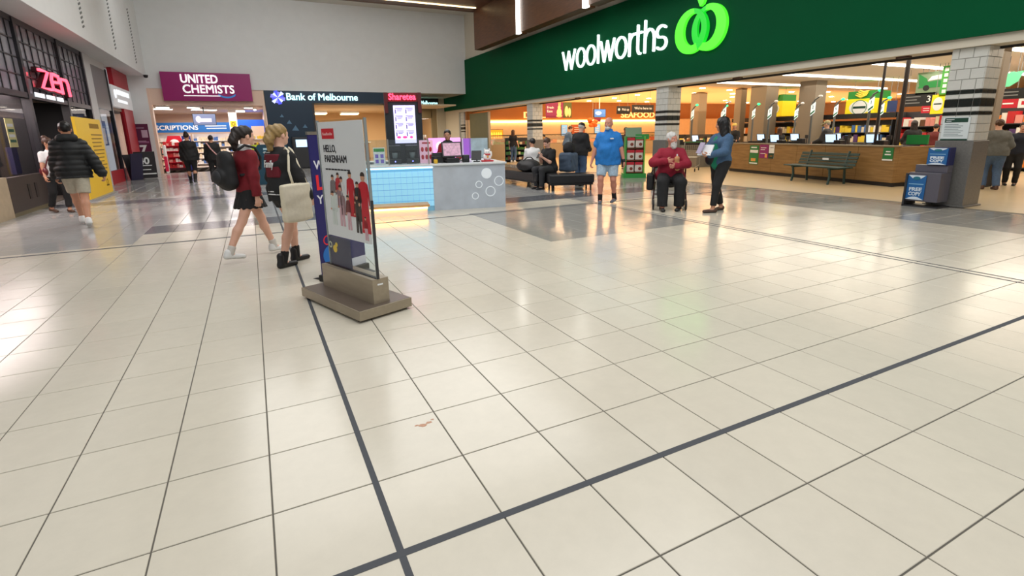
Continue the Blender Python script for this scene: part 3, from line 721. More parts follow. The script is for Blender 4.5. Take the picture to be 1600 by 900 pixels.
t = panel('hanging_monitor', 'small blue monitor hanging from the warm ceiling', 'monitor', (16.94, 22, 2.26), 0, .74, .4, mat('mon_blue', (70, 120, 190), .4, emit=.7), th=.06, frame=M_black); MB().cyl((0, .06, .4), (0, .06, 1.05), .025, n=8).build('mount', M_white, t)
MB().ell((-.1, -.003, .2), (.2, .006, .1)).build('picture', mat('mon_pale', (190, 215, 240), .4, emit=.8), t)
t = panel('price_sign', 'small plum sign below the hanging monitor', 'sign', (18.25, 24, 2.06), 0, .46, .22, mat('banner_plum')); hang(t, .4, .22, 1.2)
t = panel('direction_board', 'black hanging board reading Pick up', 'sign', (15.35, 18, 2.25), 0, .78, .35, M_black); text('lettering', 'Pick up', .15, M_white, t, (-.1, -.003, .15), fit=.4, extrude=.002); MB().disc((-.27, .2), .06, -.005, 0).build('icon', M_white, t); hang(t, .7, .35, 1.0)
t = panel('direction_board', "black hanging board reading We're here to", 'sign', (16.5, 18, 2.31), 0, 1.3, .35, M_black); text('lettering', "We're here to", .16, M_white, t, (-.52, -.003, .15), fit=1.05, extrude=.002); hang(t, 1.2, .35, .95)
t = thing('paper_mobile', 'orange paper lantern mobile hanging beside the deli screens', 'mobile', (17.6, 23.6, 1.7)); MB().cyl((0, 0, .5), (0, 0, 1.6), .012, n=6).build('cord', M_grey, t)
mb = MB()
for k in range(7): mb.ell((.16 * math.cos(k * .9), .16 * math.sin(k * .9), .15 + .1 * (k % 4)), (.16, .16, .12), 8, 5)
mb.build('lantern', mat('lantern_orange', (220, 110, 40), .6), t)
# snack display stand beside the second pillar
M_sg = mat('stand_green', (48, 150, 66), .5)
t = thing('display_stand', 'green cardboard display stand with red and white packs by the second pillar', 'display', (10.62, 11.5, 0), -.55)
MB().box(-.36, .36, -.22, .22, 0, .14).build('base', M_sg, t)
MB().box(-.31, .31, .14, .18, .14, 1.3).build('back_panel', M_sg, t)
MB().box(.27, .31, -.18, .14, .14, 1.3).build('side_panel', mat('stand_lime', (120, 190, 80), .5), t); MB().box(-.31, -.27, -.18, .14, .14, 1.3).build('side_panel', M_sg, t)
for i in range(3): MB().box(-.27, .27, -.18, .14, .16 + .38 * i, .18 + .38 * i).build('shelf', mat('shelf_brown', (120, 60, 30), .6), t)
MB().cbox((-.06, -.1, 1.42), (.5, .03, .3), rx=-.3).build('header', mat('header_sage', (120, 150, 120), .5), t); MB().box(0, .42, -.15, .1, 1.2, 1.36).build('side_header', M_sg, t)
M_pack = mat('pack_white', (224, 214, 204), .4)
for i in range(3):
    for k in range(2):
        p = thing('snack_pack', 'white and red snack pack on the %s shelf, %s side' % (['bottom', 'middle', 'top'][i], ['left', 'right'][k]), 'pack', (0, 0, 0), 0, 'snack packs on the display stand')
        p.matrix_world = Matrix.Translation((10.62, 11.5, 0)) @ Matrix.Rotation(-.55, 4, 'Z') @ Matrix.Translation((-.135 + .27 * k, -.06, .18 + .38 * i))
        MB().box(-.12, .12, -.08, .08, 0, .32).build('bag', M_pack, p, bevel=.03)
        MB().box(-.12, .12, -.085, -.078, .23, .32).build('top_band', M_red, p); MB().disc((.03, .11), .05, -.086, -.078).build('picture', mat('pack_brown', (130, 60, 40), .5), p)
# trolley near the partition end
M_chr = mat('trolley_steel', (170, 168, 160), .3, metal=.8)
def trolley(loc, rz, label):
    t = thing('shopping_trolley', label, 'trolley', loc, rz, 'shopping trolleys')
    mb = MB()
    for k in range(6):
        z = .5 + .08 * k; s = .9 + .02 * k
        mb.tube([(-.26 * s, -.42 * s, z), (.26 * s, -.42 * s, z), (.3 * s, .42, z), (-.3 * s, .42, z)], .005, 5, True)
    for k in range(9):
        a = -.26 + .065 * k; mb.tube([(a * .9, -.38, .5), (a, -.42, .92)], .004, 5); mb.tube([(a, .42, .5), (a * 1.1, .42, .92)], .004, 5)
    for k in range(10):
        b = -.4 + .09 * k
        for s in (-1, 1): mb.tube([(s * .26, b, .5), (s * .3, b, .92)], .004, 5)
        mb.tube([(-.26, b, .5), (.26, b, .5)], .004, 5)
    mb.build('basket', M_chr, t)
    mb = MB()
    for s in (-1, 1): mb.tube([(s * .3, .55, 1.02), (s * .28, .42, .5), (s * .27, .4, .2), (s * .2, -.4, .16)], .012, 6)
    mb.build('frame', M_chr, t)
    MB().cyl((-.3, .55, 1.02), (.3, .55, 1.02), .018, n=8).build('handle', M_pgreen, t)
    for x, y in ((-.26, .38), (.26, .38), (-.2, -.4), (.2, -.4)): MB().cyl((x - .015, y, .06), (x + .015, y, .06), .06, n=12).build('wheel', M_black, t)
    return t
trolley((13.95, 12.35, 0), -.9, 'empty wire shopping trolley between the seated man and the woman')
trolley((15.3, 2.95, 0), .4, 'wire shopping trolley at the right edge inside the entrance')
# ================================================================== left shop with the red neon
M_mull = mat('dark_mullion', (34, 33, 38), .4); M_pane = mat('grey_transom_pane', (122, 118, 126), .15, var=.12, scale=1.2)
ZX = -4.7
Z = thing('shopfront', 'dark gridded shopfront with red neon sign on the left wall', 'shopfront', (ZX, 0, 0), PI / 2)
y0, y1 = 6.0, 19.35; cw = 0.4275; nc = int(round((y1 - y0) / cw)); cw = (y1 - y0) / nc
pm_ = MB().box(-cw / 2 + .018, cw / 2 - .018, 0, .02, -.182, .182).mesh('pane', M_pane)
zs = [2.74, 3.12, 3.5, 3.88]
for i in range(nc):
    for k, z in enumerate(zs): link('pane', pm_, Z, loc=(y0 + (i + .5) * cw, .002 + .003 * ((i * 7 + k * 3) % 3), z))
mm = MB().box(-.016, .016, -.014, .05, 2.55, 4.12).mesh('mullion', M_mull)
for i in range(nc + 1): link('mullion', mm, Z, loc=(y0 + i * cw, 0, 0))
for z in (2.93, 3.31, 3.69): MB().box(y0, y1, -.014, .05, z - .014, z + .014).build('transom', M_mull, Z)
MB().box(y0, y1, -.05, .1, 2.44, 2.56).box(y0, y1, -.03, .1, 4.05, 4.18).build('header', M_mull, Z)
for y in (14.1, 16.98, 19.28, 9.0): MB().box(y - .07, y + .07, -.06, .12, 0, 4.15).build('post', M_mull, Z)
MB().box(9, 11.9, -.03, .1, 0, .8).build('stone_base', mat('cream_stone', (178, 160, 134), .5, var=.08, scale=9), Z)
bp = MB().box(11.95, 14.05, -.02, .1, .08, .78).build('base_panel', mat('brown_panel', (62, 52, 50), .5), Z)
for y in (12.95, 13.35): MB().box(y - .07, y + .07, -.03, -.018, .28, .6).build('vent', mat('vent_dark', (38, 32, 32), .5), bp)
MB().box(11.95, 14.05, -.02, .1, 0, .08).build('base_strip', mat('strip_tan', (110, 100, 74), .5), Z)
MB().box(9, 14.05, .02, .03, .8, 2.44).build('window_glass', glass('shop_glass', (240, 240, 242), .05), Z)
MB().box(17.05, 19.2, .02, .03, .3, 2.44).build('window_glass', glass('shop_glass'), Z)
MB().box(17.05, 19.2, -.02, .1, 0, .3).build('base_panel', M_mull, Z)
# neon lettering
M_neon = mat('neon_red', (255, 70, 90), .4, emit=3.0); M_neonb = mat('neon_backing', (60, 4, 14), .6)
def zst(pts, w=.06):
    mb = MB(); stroke(mb, pts, w, -.2, -.15); mb.build('neon_letter', M_neon, Z)
    mb = MB(); stroke(mb, pts, w + .07, -.15, -.05); mb.build('letter_box', M_neonb, Z)
zst([(14.62, 3.12), (15.22, 3.12), (14.66, 2.72), (15.3, 2.72)])
zst([(15.42, 2.92), (15.98, 2.94), (15.98, 3.1), (15.5, 3.12), (15.4, 2.95), (15.42, 2.74), (16.0, 2.72)])
zst([(16.12, 2.7), (16.12, 3.06), (16.62, 3.06), (16.7, 2.98), (16.72, 2.68)])
mcap = mat('caption_white', (220, 225, 230), .4, emit=.8)
for k in range(16):
    if k not in (5, 11): MB().box(14.45 + k * .13, 14.54 + k * .13, -.07, -.05, 2.50, 2.60).build('caption_letter', mcap, Z)
# what shows inside
struct('floor_left_shops', MB().box(-9, -4.9, 5, 26.2, -.1, 0), mat('shop_floor', (120, 110, 100), .4))
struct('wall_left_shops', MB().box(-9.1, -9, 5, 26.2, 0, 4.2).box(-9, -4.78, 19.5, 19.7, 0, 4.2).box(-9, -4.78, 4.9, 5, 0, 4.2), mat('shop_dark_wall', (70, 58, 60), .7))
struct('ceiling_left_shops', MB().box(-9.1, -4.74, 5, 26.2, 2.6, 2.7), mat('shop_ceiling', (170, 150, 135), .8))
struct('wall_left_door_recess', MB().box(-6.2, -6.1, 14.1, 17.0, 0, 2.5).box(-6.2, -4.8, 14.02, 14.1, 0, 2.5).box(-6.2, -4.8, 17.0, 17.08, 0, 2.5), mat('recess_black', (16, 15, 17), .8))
for i, (y, pal, l) in enumerate(((10.2, [4, 1, 5, 8], 'display shelf with tan goods in the left shop window'), (12.6, [6, 7, 5, 9], 'display shelf with grey and plum goods in the left shop window'))):
    shelf_unit('display_shelf', l, (-5.55, y, 0), PI / 2, 2.2, 2.2, .5, 5, pal, 50 + i, mat('plum_dark', (90, 34, 66), .6))
t = panel('window_poster', 'yellow and white poster inside the left shop window', 'poster', (-4.86, 13.3, 1.37), PI / 2, .42, .6, mat('poster_pale', (222, 214, 150), .5), th=.01)
for k in range(4): MB().box(-.15, .15, -.003, 0, .1 + .11 * k, .16 + .11 * k).build('text_line', M_white if k % 2 else mat('text_green', (70, 110, 90), .5), t)
MB().box(-.15, .15, .02, .12, -.57, 0).build('stand', mat('stand_navy', (34, 34, 70), .5), t)
t = thing('security_camera', 'small dark dome camera under the end of the left bulkhead', 'camera', (-3.94, 25.7, 4.18)); MB().lathe([(.03, -.12), (.07, -.1), (.085, -.05), (.085, 0)], n=16).build('dome', M_black, t, smooth=True); MB().lathe([(.1, -.01), (.1, 0)], n=16).build('mount', M_grey, t)
# yellow board
t = thing('yellow_board', 'tall bright yellow notice board standing before the left shop', 'sign', (-4.02, 15.65, 0), PI / 2)
MB().box(-1.2, 1.2, 0, .06, .05, 2.05).build('board', mat('notice_yellow', (246, 200, 34), .5), t)
MB().box(-1.2, 1.2, .06, .075, .05, 2.05).build('back_panel', M_char, t); MB().box(-1.22, 1.22, -.1, .16, 0, .05).build('foot', mat('foot_grey', (150, 150, 150), .4), t)  # dark back panel added so the shop window does not mirror yellow
M_ytx = mat('yellow_text', (150, 112, 20), .6)
for k in range(9): MB().box(.0 + k * .105, .08 + k * .105, -.004, 0, 1.8, 1.92).build('heading_word', M_ytx, t)
for i in range(11): MB().box(.0, 1.08 - .3 * ((i * 5) % 4) / 4, -.004, 0, 1.62 - i * .1, 1.65 - i * .1).build('text_line', M_ytx, t)
MB().box(.6, .9, -.004, 0, .25, .29).ring((.75, .35), .1, .03, -.004, 0, 14).build('emblem', M_ytx, t)
# next shop: pilaster, grey fascia, red portal
S2 = thing('shopfront', 'white and red shopfront between the neon shop and the pharmacy', 'shopfront', (ZX, 0, 0), PI / 2)
MB().box(19.42, 20.2, -.04, .12, 0, 4.18).build('pilaster', mat('pilaster_white', (205, 205, 205), .5), S2)
MB().box(20.2, 22.35, .0, .08, 2.55, 3.95).build('grey_fascia', mat('fascia_grey', (118, 116, 114), .4), S2)
MB().box(20.2, 22.35, 0, .08, 3.95, 4.18).build('trim_panel', mat('pilaster_white'), S2)
MB().box(22.3, 22.42, -.03, .1, 0, 4.0).build('post', M_mull, S2)
MB().box(20.2, 24.2, .02, .03, .45, 2.55).build('window_glass', glass('shop_glass'), S2)
MB().box(20.2, 24.2, -.02, .08, 0, .45).build('base_panel', mat('red_panel', (176, 12, 34), .45), S2)
MB().box(24.2, 25.9, -.05, .1, .3, 2.72).build('red_panel', mat('red_panel'), S2); MB().box(23.2, 25.9, -.05, .1, 3.5, 4.16).build('red_header', mat('red_panel'), S2)
sb = MB().box(22.42, 25.9, -.08, .1, 2.72, 3.5).build('sign_box', mat('sign_box_white', (222, 224, 226), .4, emit=.15), S2)
MB().disc((22.9, 3.2), .16, -.1, -.08).build('sign_mark', mat('caption_white'), sb)
for k in range(7): MB().box(23.2 + k * .33, 23.44 + k * .33, -.1, -.08, 3.2, 3.38).build('sign_letter', mat('caption_white'), sb); MB().box(23.2 + k * .25, 23.38 + k * .25, -.1, -.08, 2.92, 3.02).build('sign_letter', mat('caption_white'), sb)
MB().box(24.2, 25.9, -.06, .1, 0, .3).build('plinth', M_char, S2)
shelf_unit('display_shelf', 'display shelf with cream goods in the red shop window', (-5.8, 22.2, 0), PI / 2, 3.2, 1.3, .5, 3, [4, 7, 8, 1], 60, M_char)
t = panel('window_poster', 'blue and white poster in the red shop window', 'poster', (-4.86, 21.3, 1.32), PI / 2, .85, .85, mat('poster_blue', (60, 110, 170), .5), th=.01); MB().box(-.25, .2, -.003, 0, .05, .6).build('print', M_white, t); MB().cyl((0, .01, .85), (0, .01, 1.25), .01, n=6).build('hanger', M_grey, t)
t = panel('light_box', 'small glowing cyan light box in the red shop window', 'sign', (-4.86, 20.9, 2.2), PI / 2, .6, .32, mat('cyan_glow', (150, 230, 235), .4, emit=1.3)); MB().disc((0, .16), .07, -.004, 0).build('mark', M_white, t); hang(t, .5, .32, .4)

# ================================================================== pharmacy
struct('wall_back_column', MB().box(-4.9, -4.08, 26.2, 26.5, 0, 3.68), M_wall)
M_cream2 = mat('pharmacy_cream', (236, 206, 184), .6)
struct('trim_1', MB().box(-4.08, -3.98, 26.22, 26.6, 0, 3.68).box(.42, .52, 26.22, 26.6, 0, 3.68).box(-3.98, .42, 26.24, 26.5, 2.99, 3.68), M_cream2)
struct('floor_pharmacy', MB().box(-5.6, .6, 26.5, 38, -.1, .0), mat('pharm_floor', (196, 180, 165), .25))
struct('ceiling_pharmacy', MB().box(-5.6, .6, 26.5, 38, 3.0, 3.08), mat('pharm_ceiling', (196, 180, 164), .8))
struct('wall_pharmacy', MB().box(-5.7, -5.6, 26.5, 38, 0, 3.5).box(.55, .65, 26.6, 38, 0, 3.5).box(-5.7, .6, 36, 36.1, 0, 3.5), mat('pharm_wall', (206, 180, 160), .7))
t = thing('pharmacy_sign', 'large magenta sign board with white capitals above the pharmacy entrance', 'sign', (-1.72, 26.2, 3.16))
MB().box(-1.75, 1.75, -.22, -.02, 0, 1.21).build('board', mat('pharm_magenta', (152, 12, 102), .35), t)
M_sw = mat('sign_white_lit', (250, 250, 250), .4, emit=.5)
text('lettering', 'UNITED', .5, M_sw, t, (-1.04, -.23, .76), fit=1.42, extrude=.01, bold=.022)
text('lettering', 'CHEMISTS', .5, M_sw, t, (-1.0, -.23, .33), fit=2.0, extrude=.01, bold=.016)
MB().box(-.97, .45, -.235, -.22, .2, .235).build('caption_line', M_sw, t)
mb = MB(); stroke(mb, arc(.72, .36, .36, .2, 200, 340, 12), [.03] + [.07] * 11 + [.03], -.235, -.22); mb.build('smile', mat('smile_blue', (50, 120, 190), .4, emit=.3), t)
t = thing('wall_band', 'blue wall band with white letters at the back of the pharmacy', 'sign', (-2.4, 33, 0))
MB().box(-3.2, 1.5, 0, .1, 1.88, 2.42).build('band', mat('band_blue', (10, 92, 160), .4, emit=.12), t)
text('lettering', 'PRESCRIPTIONS', .34, M_white, t, (-3.1, -.004, 2.02), fit=2.6, extrude=.004, bold=.012)
for k in range(2): MB().box(-.1 + .05 * k, .95, -.004, 0, 2.2 - .14 * k, 2.25 - .14 * k).build('caption_line', M_white, t)
MB().box(1.5, 2.9, -1.9, -.1, 1.82, 2.5).build('return_panel', mat('band_blue2', (8, 80, 190), .4, emit=.3), t)
for i, (x, w, pal) in enumerate(((-4.3, 1.9, [7, 4, 5]), (-2.2, 2.0, [7, 9, 4]), (-.3, 1.5, [7, 1, 4]))):
    shelf_unit('medicine_shelf', ['medicine shelf at the left under the blue band', 'medicine shelf in the middle under the blue band', 'medicine shelf at the right behind the yellow square'][i], (x, 33.1, 0), 0, w, 1.8, .5, 5, pal, 70 + i, mat('shelf_white', (225, 215, 205), .5))
t = panel('hanging_monitor', 'black hanging television inside the pharmacy entrance', 'monitor', (-2.17, 28, 2.17), 0, .94, .5, mat('tv_screen', (110, 120, 150), .3, emit=.5), th=.06, frame=M_black)
MB().cyl((0, .05, .5), (0, .05, .83), .025, n=8).build('mount', M_char, t); MB().box(-.2, .3, -.004, 0, .12, .3).ell((-.25, -.002, .25), (.12, .006, .16)).build('picture', mat('tv_pic', (200, 190, 220), .3, emit=.6), t)
t = thing('pharmacy_column', 'white column with a yellow square sign inside the pharmacy', 'column', (-1.0, 30, 0)); MB().box(-.19, .19, 0,   .38, 0, 3.0).build('shaft', M_white, t)
MB().box(-.14, .14, -.012, 0, 2.1, 2.4).build('sign', mat('sq_yellow', (250, 200, 20), .5, emit=.2), t); MB().ring((0, 2.25), .09, .03, -.02, -.012, 16).build('sign_mark', M_char, t)
t = thing('promotion_stand', 'red promotion stand full of gift packs in the pharmacy', 'display', (-3.72, 29.2, 0)); M_pr = mat('stand_red', (196, 16, 44), .5, emit=.05)
MB().box(-.5, .5, .3, .36, 0, 1.4).prism([(-.36, 1.4), (.36, 1.4), (.26, 1.68), (-.26, 1.68)], .3, .36).build('back_panel', M_pr, t)
g = MB(); rr = random.Random(5)
for k in range(5):
    MB().box(-.52, .52, -.22, .3, .1 + .27 * k, .13 + .27 * k).build('shelf', M_pr, t); goods(g, -.46, .46, -.16, .2, .13 + .27 * k, .2, [0, 0, 7, 5, 7], rr, .09, .16)
tag(g.build('gift_packs', GC, t), kind='stuff'); MB().box(-.52, .52, -.24, -.2, 0, .12).build('kick', mat('kick_dark', (70, 10, 24), .5), t)
mb = MB().ell((0, .28, 1.35), (.2, .03, .16)); mb.build('header_print', M_white, t)
t = panel('blue_stand', 'narrow royal blue display panel beside the red promotion stand', 'display', (-3.12, 28.6, 0), 0, .36, 1.66, mat('royal_blue', (40, 44, 130), .5), th=.2); MB().ell((0, -.002, 1.45), (.16, .01, .06)).build('label_oval', M_white, t)
t = thing('security_gate', 'white and red security gate at the left of the pharmacy entrance', 'gate', (-3.85, 26.75, 0), 0); MB().box(-.04, .04, -.25, .25, 0, 1.25).build('panel', M_white, t, bevel=.02); MB().box(-.05, .05, -.26, .0, .08, .75).build('red_insert', mat('hot_pink', (226, 30, 80), .5), t)
t = thing('gift_shelf', 'cream display case at the right of the pharmacy entrance', 'display', (.12, 28.8, 0)); MB().box(-.3, .3, 0, .5, 0, 2.1).build('case', mat('case_cream', (236, 214, 196), .5), t); g = MB(); [goods(g, -.27, .27, -.1, .0, .4 + .35 * k, .2, [0, 7, 2, 8], rr, .06, .12) for k in range(4)]; tag(g.build('gift_packs', GC, t), kind='stuff')
[MB().box(-.3, .3, -.12, 0, .37 + .35 * k, .4 + .35 * k).build('shelf', M_white, t) for k in range(4)]
M_pl = mat('panel_light', (255, 246, 226), .5, emit=6)
for i, (x, y, w, d, rz) in enumerate(((-4.1, 28.5, 1.3, .12, .5), (-2.2, 29.2, 1.1, .3, .5), (-.6, 30.6, .4, 1.2, 0), (.1, 29, .12, .6, 0), (-2.5, 27.2, .5, .1, .4), (-.2, 27.2, .35, .1, .4), (-3.7, 27.2, .5, .1, .4))):
    t = thing('ceiling_light', ['slanting tube light at the left of the pharmacy ceiling', 'slanting panel light above the pharmacy television', 'louvred panel light right of the pharmacy television', 'slim light at the right of the pharmacy ceiling', 'small light left of the television near the entrance', 'small light at the right near the pharmacy entrance', 'small light at the left near the pharmacy entrance'][i], 'ceiling light', (x, y, 2.9), rz, 'pharmacy ceiling lights')
    MB().box(-w / 2, w / 2, -d / 2, d / 2, 0, .03).build('diffuser', M_pl, t); MB().box(-w / 2 - .02, w / 2 + .02, -d / 2 - .02, d / 2 + .02, .03, .1).build('housing', M_white, t)
# plum price panel on the white column, A-frames, bollard
t = panel('price_poster', 'tall plum price panel with large figure seven on the white column', 'sign', (-4.5, 26.185, .5), 0, .5, 1.68, mat('plum_panel', (92, 18, 62), .5), th=.015); text('number', '7', .5, M_white, t, (-.18, -.003, .42), extrude=.002, offset=.02)
MB().box(-.02, .2, -.003, 0, 1.1, 1.42).build('print', mat('print_mauve', (200, 170, 190), .5), t); MB().box(-.18, .2, -.003, 0, .86, .94).build('text_line', mat('print_mauve2', (150, 90, 130), .5), t); [MB().box(-.2, .1, -.003, 0, 1.5 - k * .56, 1.52 - k * .56).build('text_line', mat('print_mauve'), t) for k in range(2)]
M_adk = mat('aboard_dark', (44, 40, 44), .4)
t = thing('a_board', 'dark A-frame board advertising forty in large white figures', 'sign', (-4.1, 23.0, 0), .25)
MB().cbox((0, -.12, .54), (.68, .03, 1.02), rx=.14).build('front_board', M_adk, t); MB().cbox((0, .16, .5), (.66, .03, .98), rx=-.18).build('rear_board', M_adk, t)
o = text('number', '40', .36, M_white, t, (-.22, -.155, .58), extrude=.002, offset=.012); o.rotation_euler = (PI / 2 + .14, 0, 0)
text('number', '$', .14, M_white, t, (-.3, -.165, .72), extrude=.002).rotation_euler = (PI / 2 + .14, 0, 0)
for k in range(2): MB().cbox((0, -.165 - .012 * (1 - k) + .02 * k * 0, .5 - .16 * k + .02), (.4 - .1 * k, .004, .03), rx=.14).build('text_line', M_white, t)
MB().cbox((0, -.205, .2), (.6, .004, .05), rx=.14).build('footer', M_white, t)
t = thing('queue_stand', 'dark folded board leaning beside the forty A-frame', 'sign', (-4.28, 22.35, 0), .9); MB().cbox((0, 0, .5), (.5, .03, 1.0), rx=.16).build('front_board', mat('navy_board', (36, 34, 66), .5), t); MB().cbox((0, .2, .48), (.48, .03, .98), rx=-.2).build('rear_board', M_adk, t)
# teal information board
t = thing('information_board', 'teal floor board with lime and orange stripes and pale text', 'sign', (.1, 16.4, 0), -.05)
M_tb = mat('teal_board', (14, 62, 82), .45)
MB().box(-.62, .62, 0, .06, .03, 1.27).build('board', M_tb, t); MB().box(-.55, .55, -.12, .2, 0, .03).build('foot', M_grey, t)
MB().prism([(-.62, .7), (-.22, 1.27), (-.42, 1.27), (-.62, .98)], -.004, 0).build('stripe', mat('stripe_lime', (190, 206, 40), .5), t); MB().prism([(-.62, 1.0), (-.44, 1.27), (-.62, 1.27)], -.005, 0).build('stripe', mat('stripe_orange', (230, 110, 60), .5), t)
[MB().box(-.08, .42 - .08 * k, -.003, 0, 1.1 - k * .1, 1.16 - k * .1).build('heading_line', mat('board_text', (170, 200, 210), .5), t) for k in range(3)]; [MB().box(-.08, .25 + .1 * (k % 3), -.003, 0, .74 - k * .05, .755 - k * .05).build('text_line', mat('board_text'), t) for k in range(6)]

# ================================================================== bank
M_navy = mat('bank_navy', (16, 44, 66), .4, var=.06, scale=1)
BK = thing('bank_shopfront', 'navy bank frontage with white lettering beside the pharmacy', 'shopfront', (0, 26.2, 0))
MB().box(.55, 7.3, 0, .2, 3.12, 3.68).build('fascia', M_navy, BK); MB().box(.55, 2.62, 0, .2, 0, 3.12).build('wall_panel', M_navy, BK)
M_bl = mat('bank_letters', (205, 250, 250), .4, emit=1.0)
text('lettering', 'Bank of Melbourne', .46, M_bl, BK, (1.47, -.03, 3.25), fit=3.34, extrude=.02, bold=.012)
em = MB(); em.m = 0
for k in range(12):
    a, b = 2 * PI * k / 12, 2 * PI * (k + 1) / 12; em.m = k % 3; r = .33 if k % 2 else .27
    em.prism([(1.12, 3.36), (1.12 + r * math.cos(a), 3.36 + r * math.sin(a)), (1.12 + r * math.cos(b), 3.36 + r * math.sin(b))], -.04, 0)
em.build('emblem', [mat('emblem_blue', (70, 80, 230), .4, emit=.7), mat('emblem_pale', (200, 210, 255), .4, emit=.9), mat('emblem_violet', (120, 120, 245), .4, emit=.8)], BK)
for x, z, s in ((1.5, 2.2, .12), (1.75, 1.9, .16), (1.2, 2.5, .09), (2.2, 2.0, .11)): MB().prism([(x - s, z - s * .5), (x + s, z - s * .6), (x + s * .1, z + s)], -.006, 0).build('crystal_print', mat('crystal', (90, 130, 160), .4), BK)
MB().box(2.62, 2.72, -.02, .2, 0, 3.12).box(6.2, 7.3, 0, .2, 0, 3.12).build('door_frame', M_char, BK)
struct('floor_bank', MB().box(.65, 10.86, 26.5, 36, -.1, .001), mat('bank_floor', (150, 130, 110), .3)); struct('ceiling_bank', MB().box(.65, 10.3, 26.5, 36, 3.05, 3.13), mat('bank_ceiling', (226, 202, 168), .8))
struct('wall_bank', MB().box(.65, 11, 35.9, 36, 0, 3.6).box(10.9, 11, 30.6, 36, 0, 3.6), mat('bank_wall', (222, 192, 150), .7))
for x, y, l in ((3.6, 33, 'warm light panel in the bank ceiling near the navy wall'), (5.6, 33.5, 'warm light panel in the middle of the bank ceiling'), (9.2, 31.8, 'warm light panel behind the second bank sign')):
    t = thing('ceiling_light', l, 'ceiling light', (x, y, 2.85), 0, 'bank ceiling lights'); MB().box(-.5, .5, -.4, .4, 0, .03).build('diffuser', mat('bank_glow', (255, 220, 150), .5, emit=5), t); MB().box(-.54, .54, -.44, .44, .03, .2).build('housing', M_white, t)
t = thing('bank_counter', 'timber bank service counter inside the bank', 'counter', (4.6, 31, 0)); MB().box(-1.6, 1.6, 0, .6, 0, 1.1).build('desk', wood('bank_wood', (150, 100, 60), (180, 130, 80)), t); MB().box(-1.7, 1.7, -.05, .65, 1.1, 1.14).build('top', M_white, t)
t = thing('teller_machine', 'dark cash machine behind the girls beside the bank wall', 'machine', (1.9, 25.7, 0)); MB().box(-.4, .4, -.1, .45, 0, 1.5).build('body', M_char, t, bevel=.04); MB().cbox((0, -.11, 1.2), (.5, .02, .35)).build('screen', M_scr, t)
t = thing('bank_sign', 'second smaller black bank sign right of the red lettered tower', 'sign', (9.42, 30, 3.05))
MB().box(-1.0, 1.0, -.15, 0, 0, .62).build('board', M_black, t); text('lettering', 'Bank of Melbourne', .4, M_bl, t, (-.95, -.17, .2), fit=1.85, extrude=.01, bold=.01)
BS = struct('wall_bank_front', MB().box(8.4, 8.55, 30, 30.1, 0, 3.68).box(9.95, 10.3, 30, 30.15, 0, 3.68).box(8.5, 10, 30, 30.1, 2.5, 3.68), mat('bank_frame', (150, 136, 104), .6)); MB().box(8.55, 9.95, 30.04, 30.06, 0, 2.5).build('window_glass', glass('shop_glass'), BS)
t = shelf_unit('brochure_rack', 'pale rack of cards in the bank window', (9.2, 30.6, 0), 0, 1.1, 1.5, .3, 4, [7, 4, 5], 99, M_white)
# ================================================================== bubble tea kiosk
KA = -math.radians(12.4)
KM = Matrix.Translation((4.19, 7.74, 0)) @ Matrix.Rotation(KA, 4, 'Z')
def kp(x, y, z=0): return tuple(KM @ Vector((x, y, z)))
K = thing('tea_kiosk', 'grey and pale blue drinks kiosk with white circles on its front', 'kiosk', (4.19, 7.74, 0), KA)
M_conc = mat('kiosk_concrete', (186, 195, 206), .5, var=.1, scale=4, bump=.1); M_btile = mat('blue_tile', (150, 214, 244), .3, emit=.3, var=.03, scale=4)  # blue tiles are no lamp; a faint glow is added to look lighter
MB().box(-1.44, 0, 0, .08, .0, .87).build('front_panel', M_conc, K)
MB().box(-.08, 0, .08, 2.2, 0, .87).build('side_panel', M_conc, K)
MB().box(-3.6, -1.44, .02, .08, 0, .87).build('tile_backing', mat('blue_grout', (138, 202, 234), .5), K)
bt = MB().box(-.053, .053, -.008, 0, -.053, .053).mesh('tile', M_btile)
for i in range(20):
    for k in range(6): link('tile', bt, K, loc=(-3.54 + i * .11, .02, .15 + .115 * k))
MB().box(-3.6, -1.44, -.02, .0, .83, .86).build('light_strip', mat('strip_blue', (190, 235, 255), .4, emit=1.5), K)
MB().box(-3.6, -3.52, .08, 2.2, 0, .87).build('side_panel', M_white, K)
MB().box(-3.64, .03, -.04, .62, .87, .905).box(-.55, .03, .62, 2.24, .87, .905).box(-3.64, -3.1, .62, 2.24, .87, .905).box(-3.1, -.55, 1.7, 2.24, .87, .905).build('counter_top', mat('counter_white', (216, 222, 224), .3), K, bevel=.006)
MB().box(-3.52, -.08, 2.12, 2.2, 0, .87).build('rear_panel', M_white, K)
M_circ = mat('circle_white', (236, 244, 250), .4, emit=.1)
MB().disc((-.38, .69), .105, -.006, 0).build('circle', M_circ, K)
for x, z, r in ((-.13, .53, .098), (-.54, .475, .072), (-.31, .33, .102), (-.62, .25, .07)): MB().ring((x, z), r, .016, -.006, 0).build('ring', M_circ, K)
GS = thing('glass_screen', 'low clear glass sneeze screen along the kiosk counter', 'screen', kp(-2.25, .025, .905), KA)
MB().box(-.75, .75, -.005, .005, 0, .475).build('pane', glass('acrylic', (240, 246, 246), .06), GS)
for x in (-.75, 0, .75): MB().box(x - .012, x + .012, -.015, .015, 0, .485).build('glass_post', M_chr, GS)
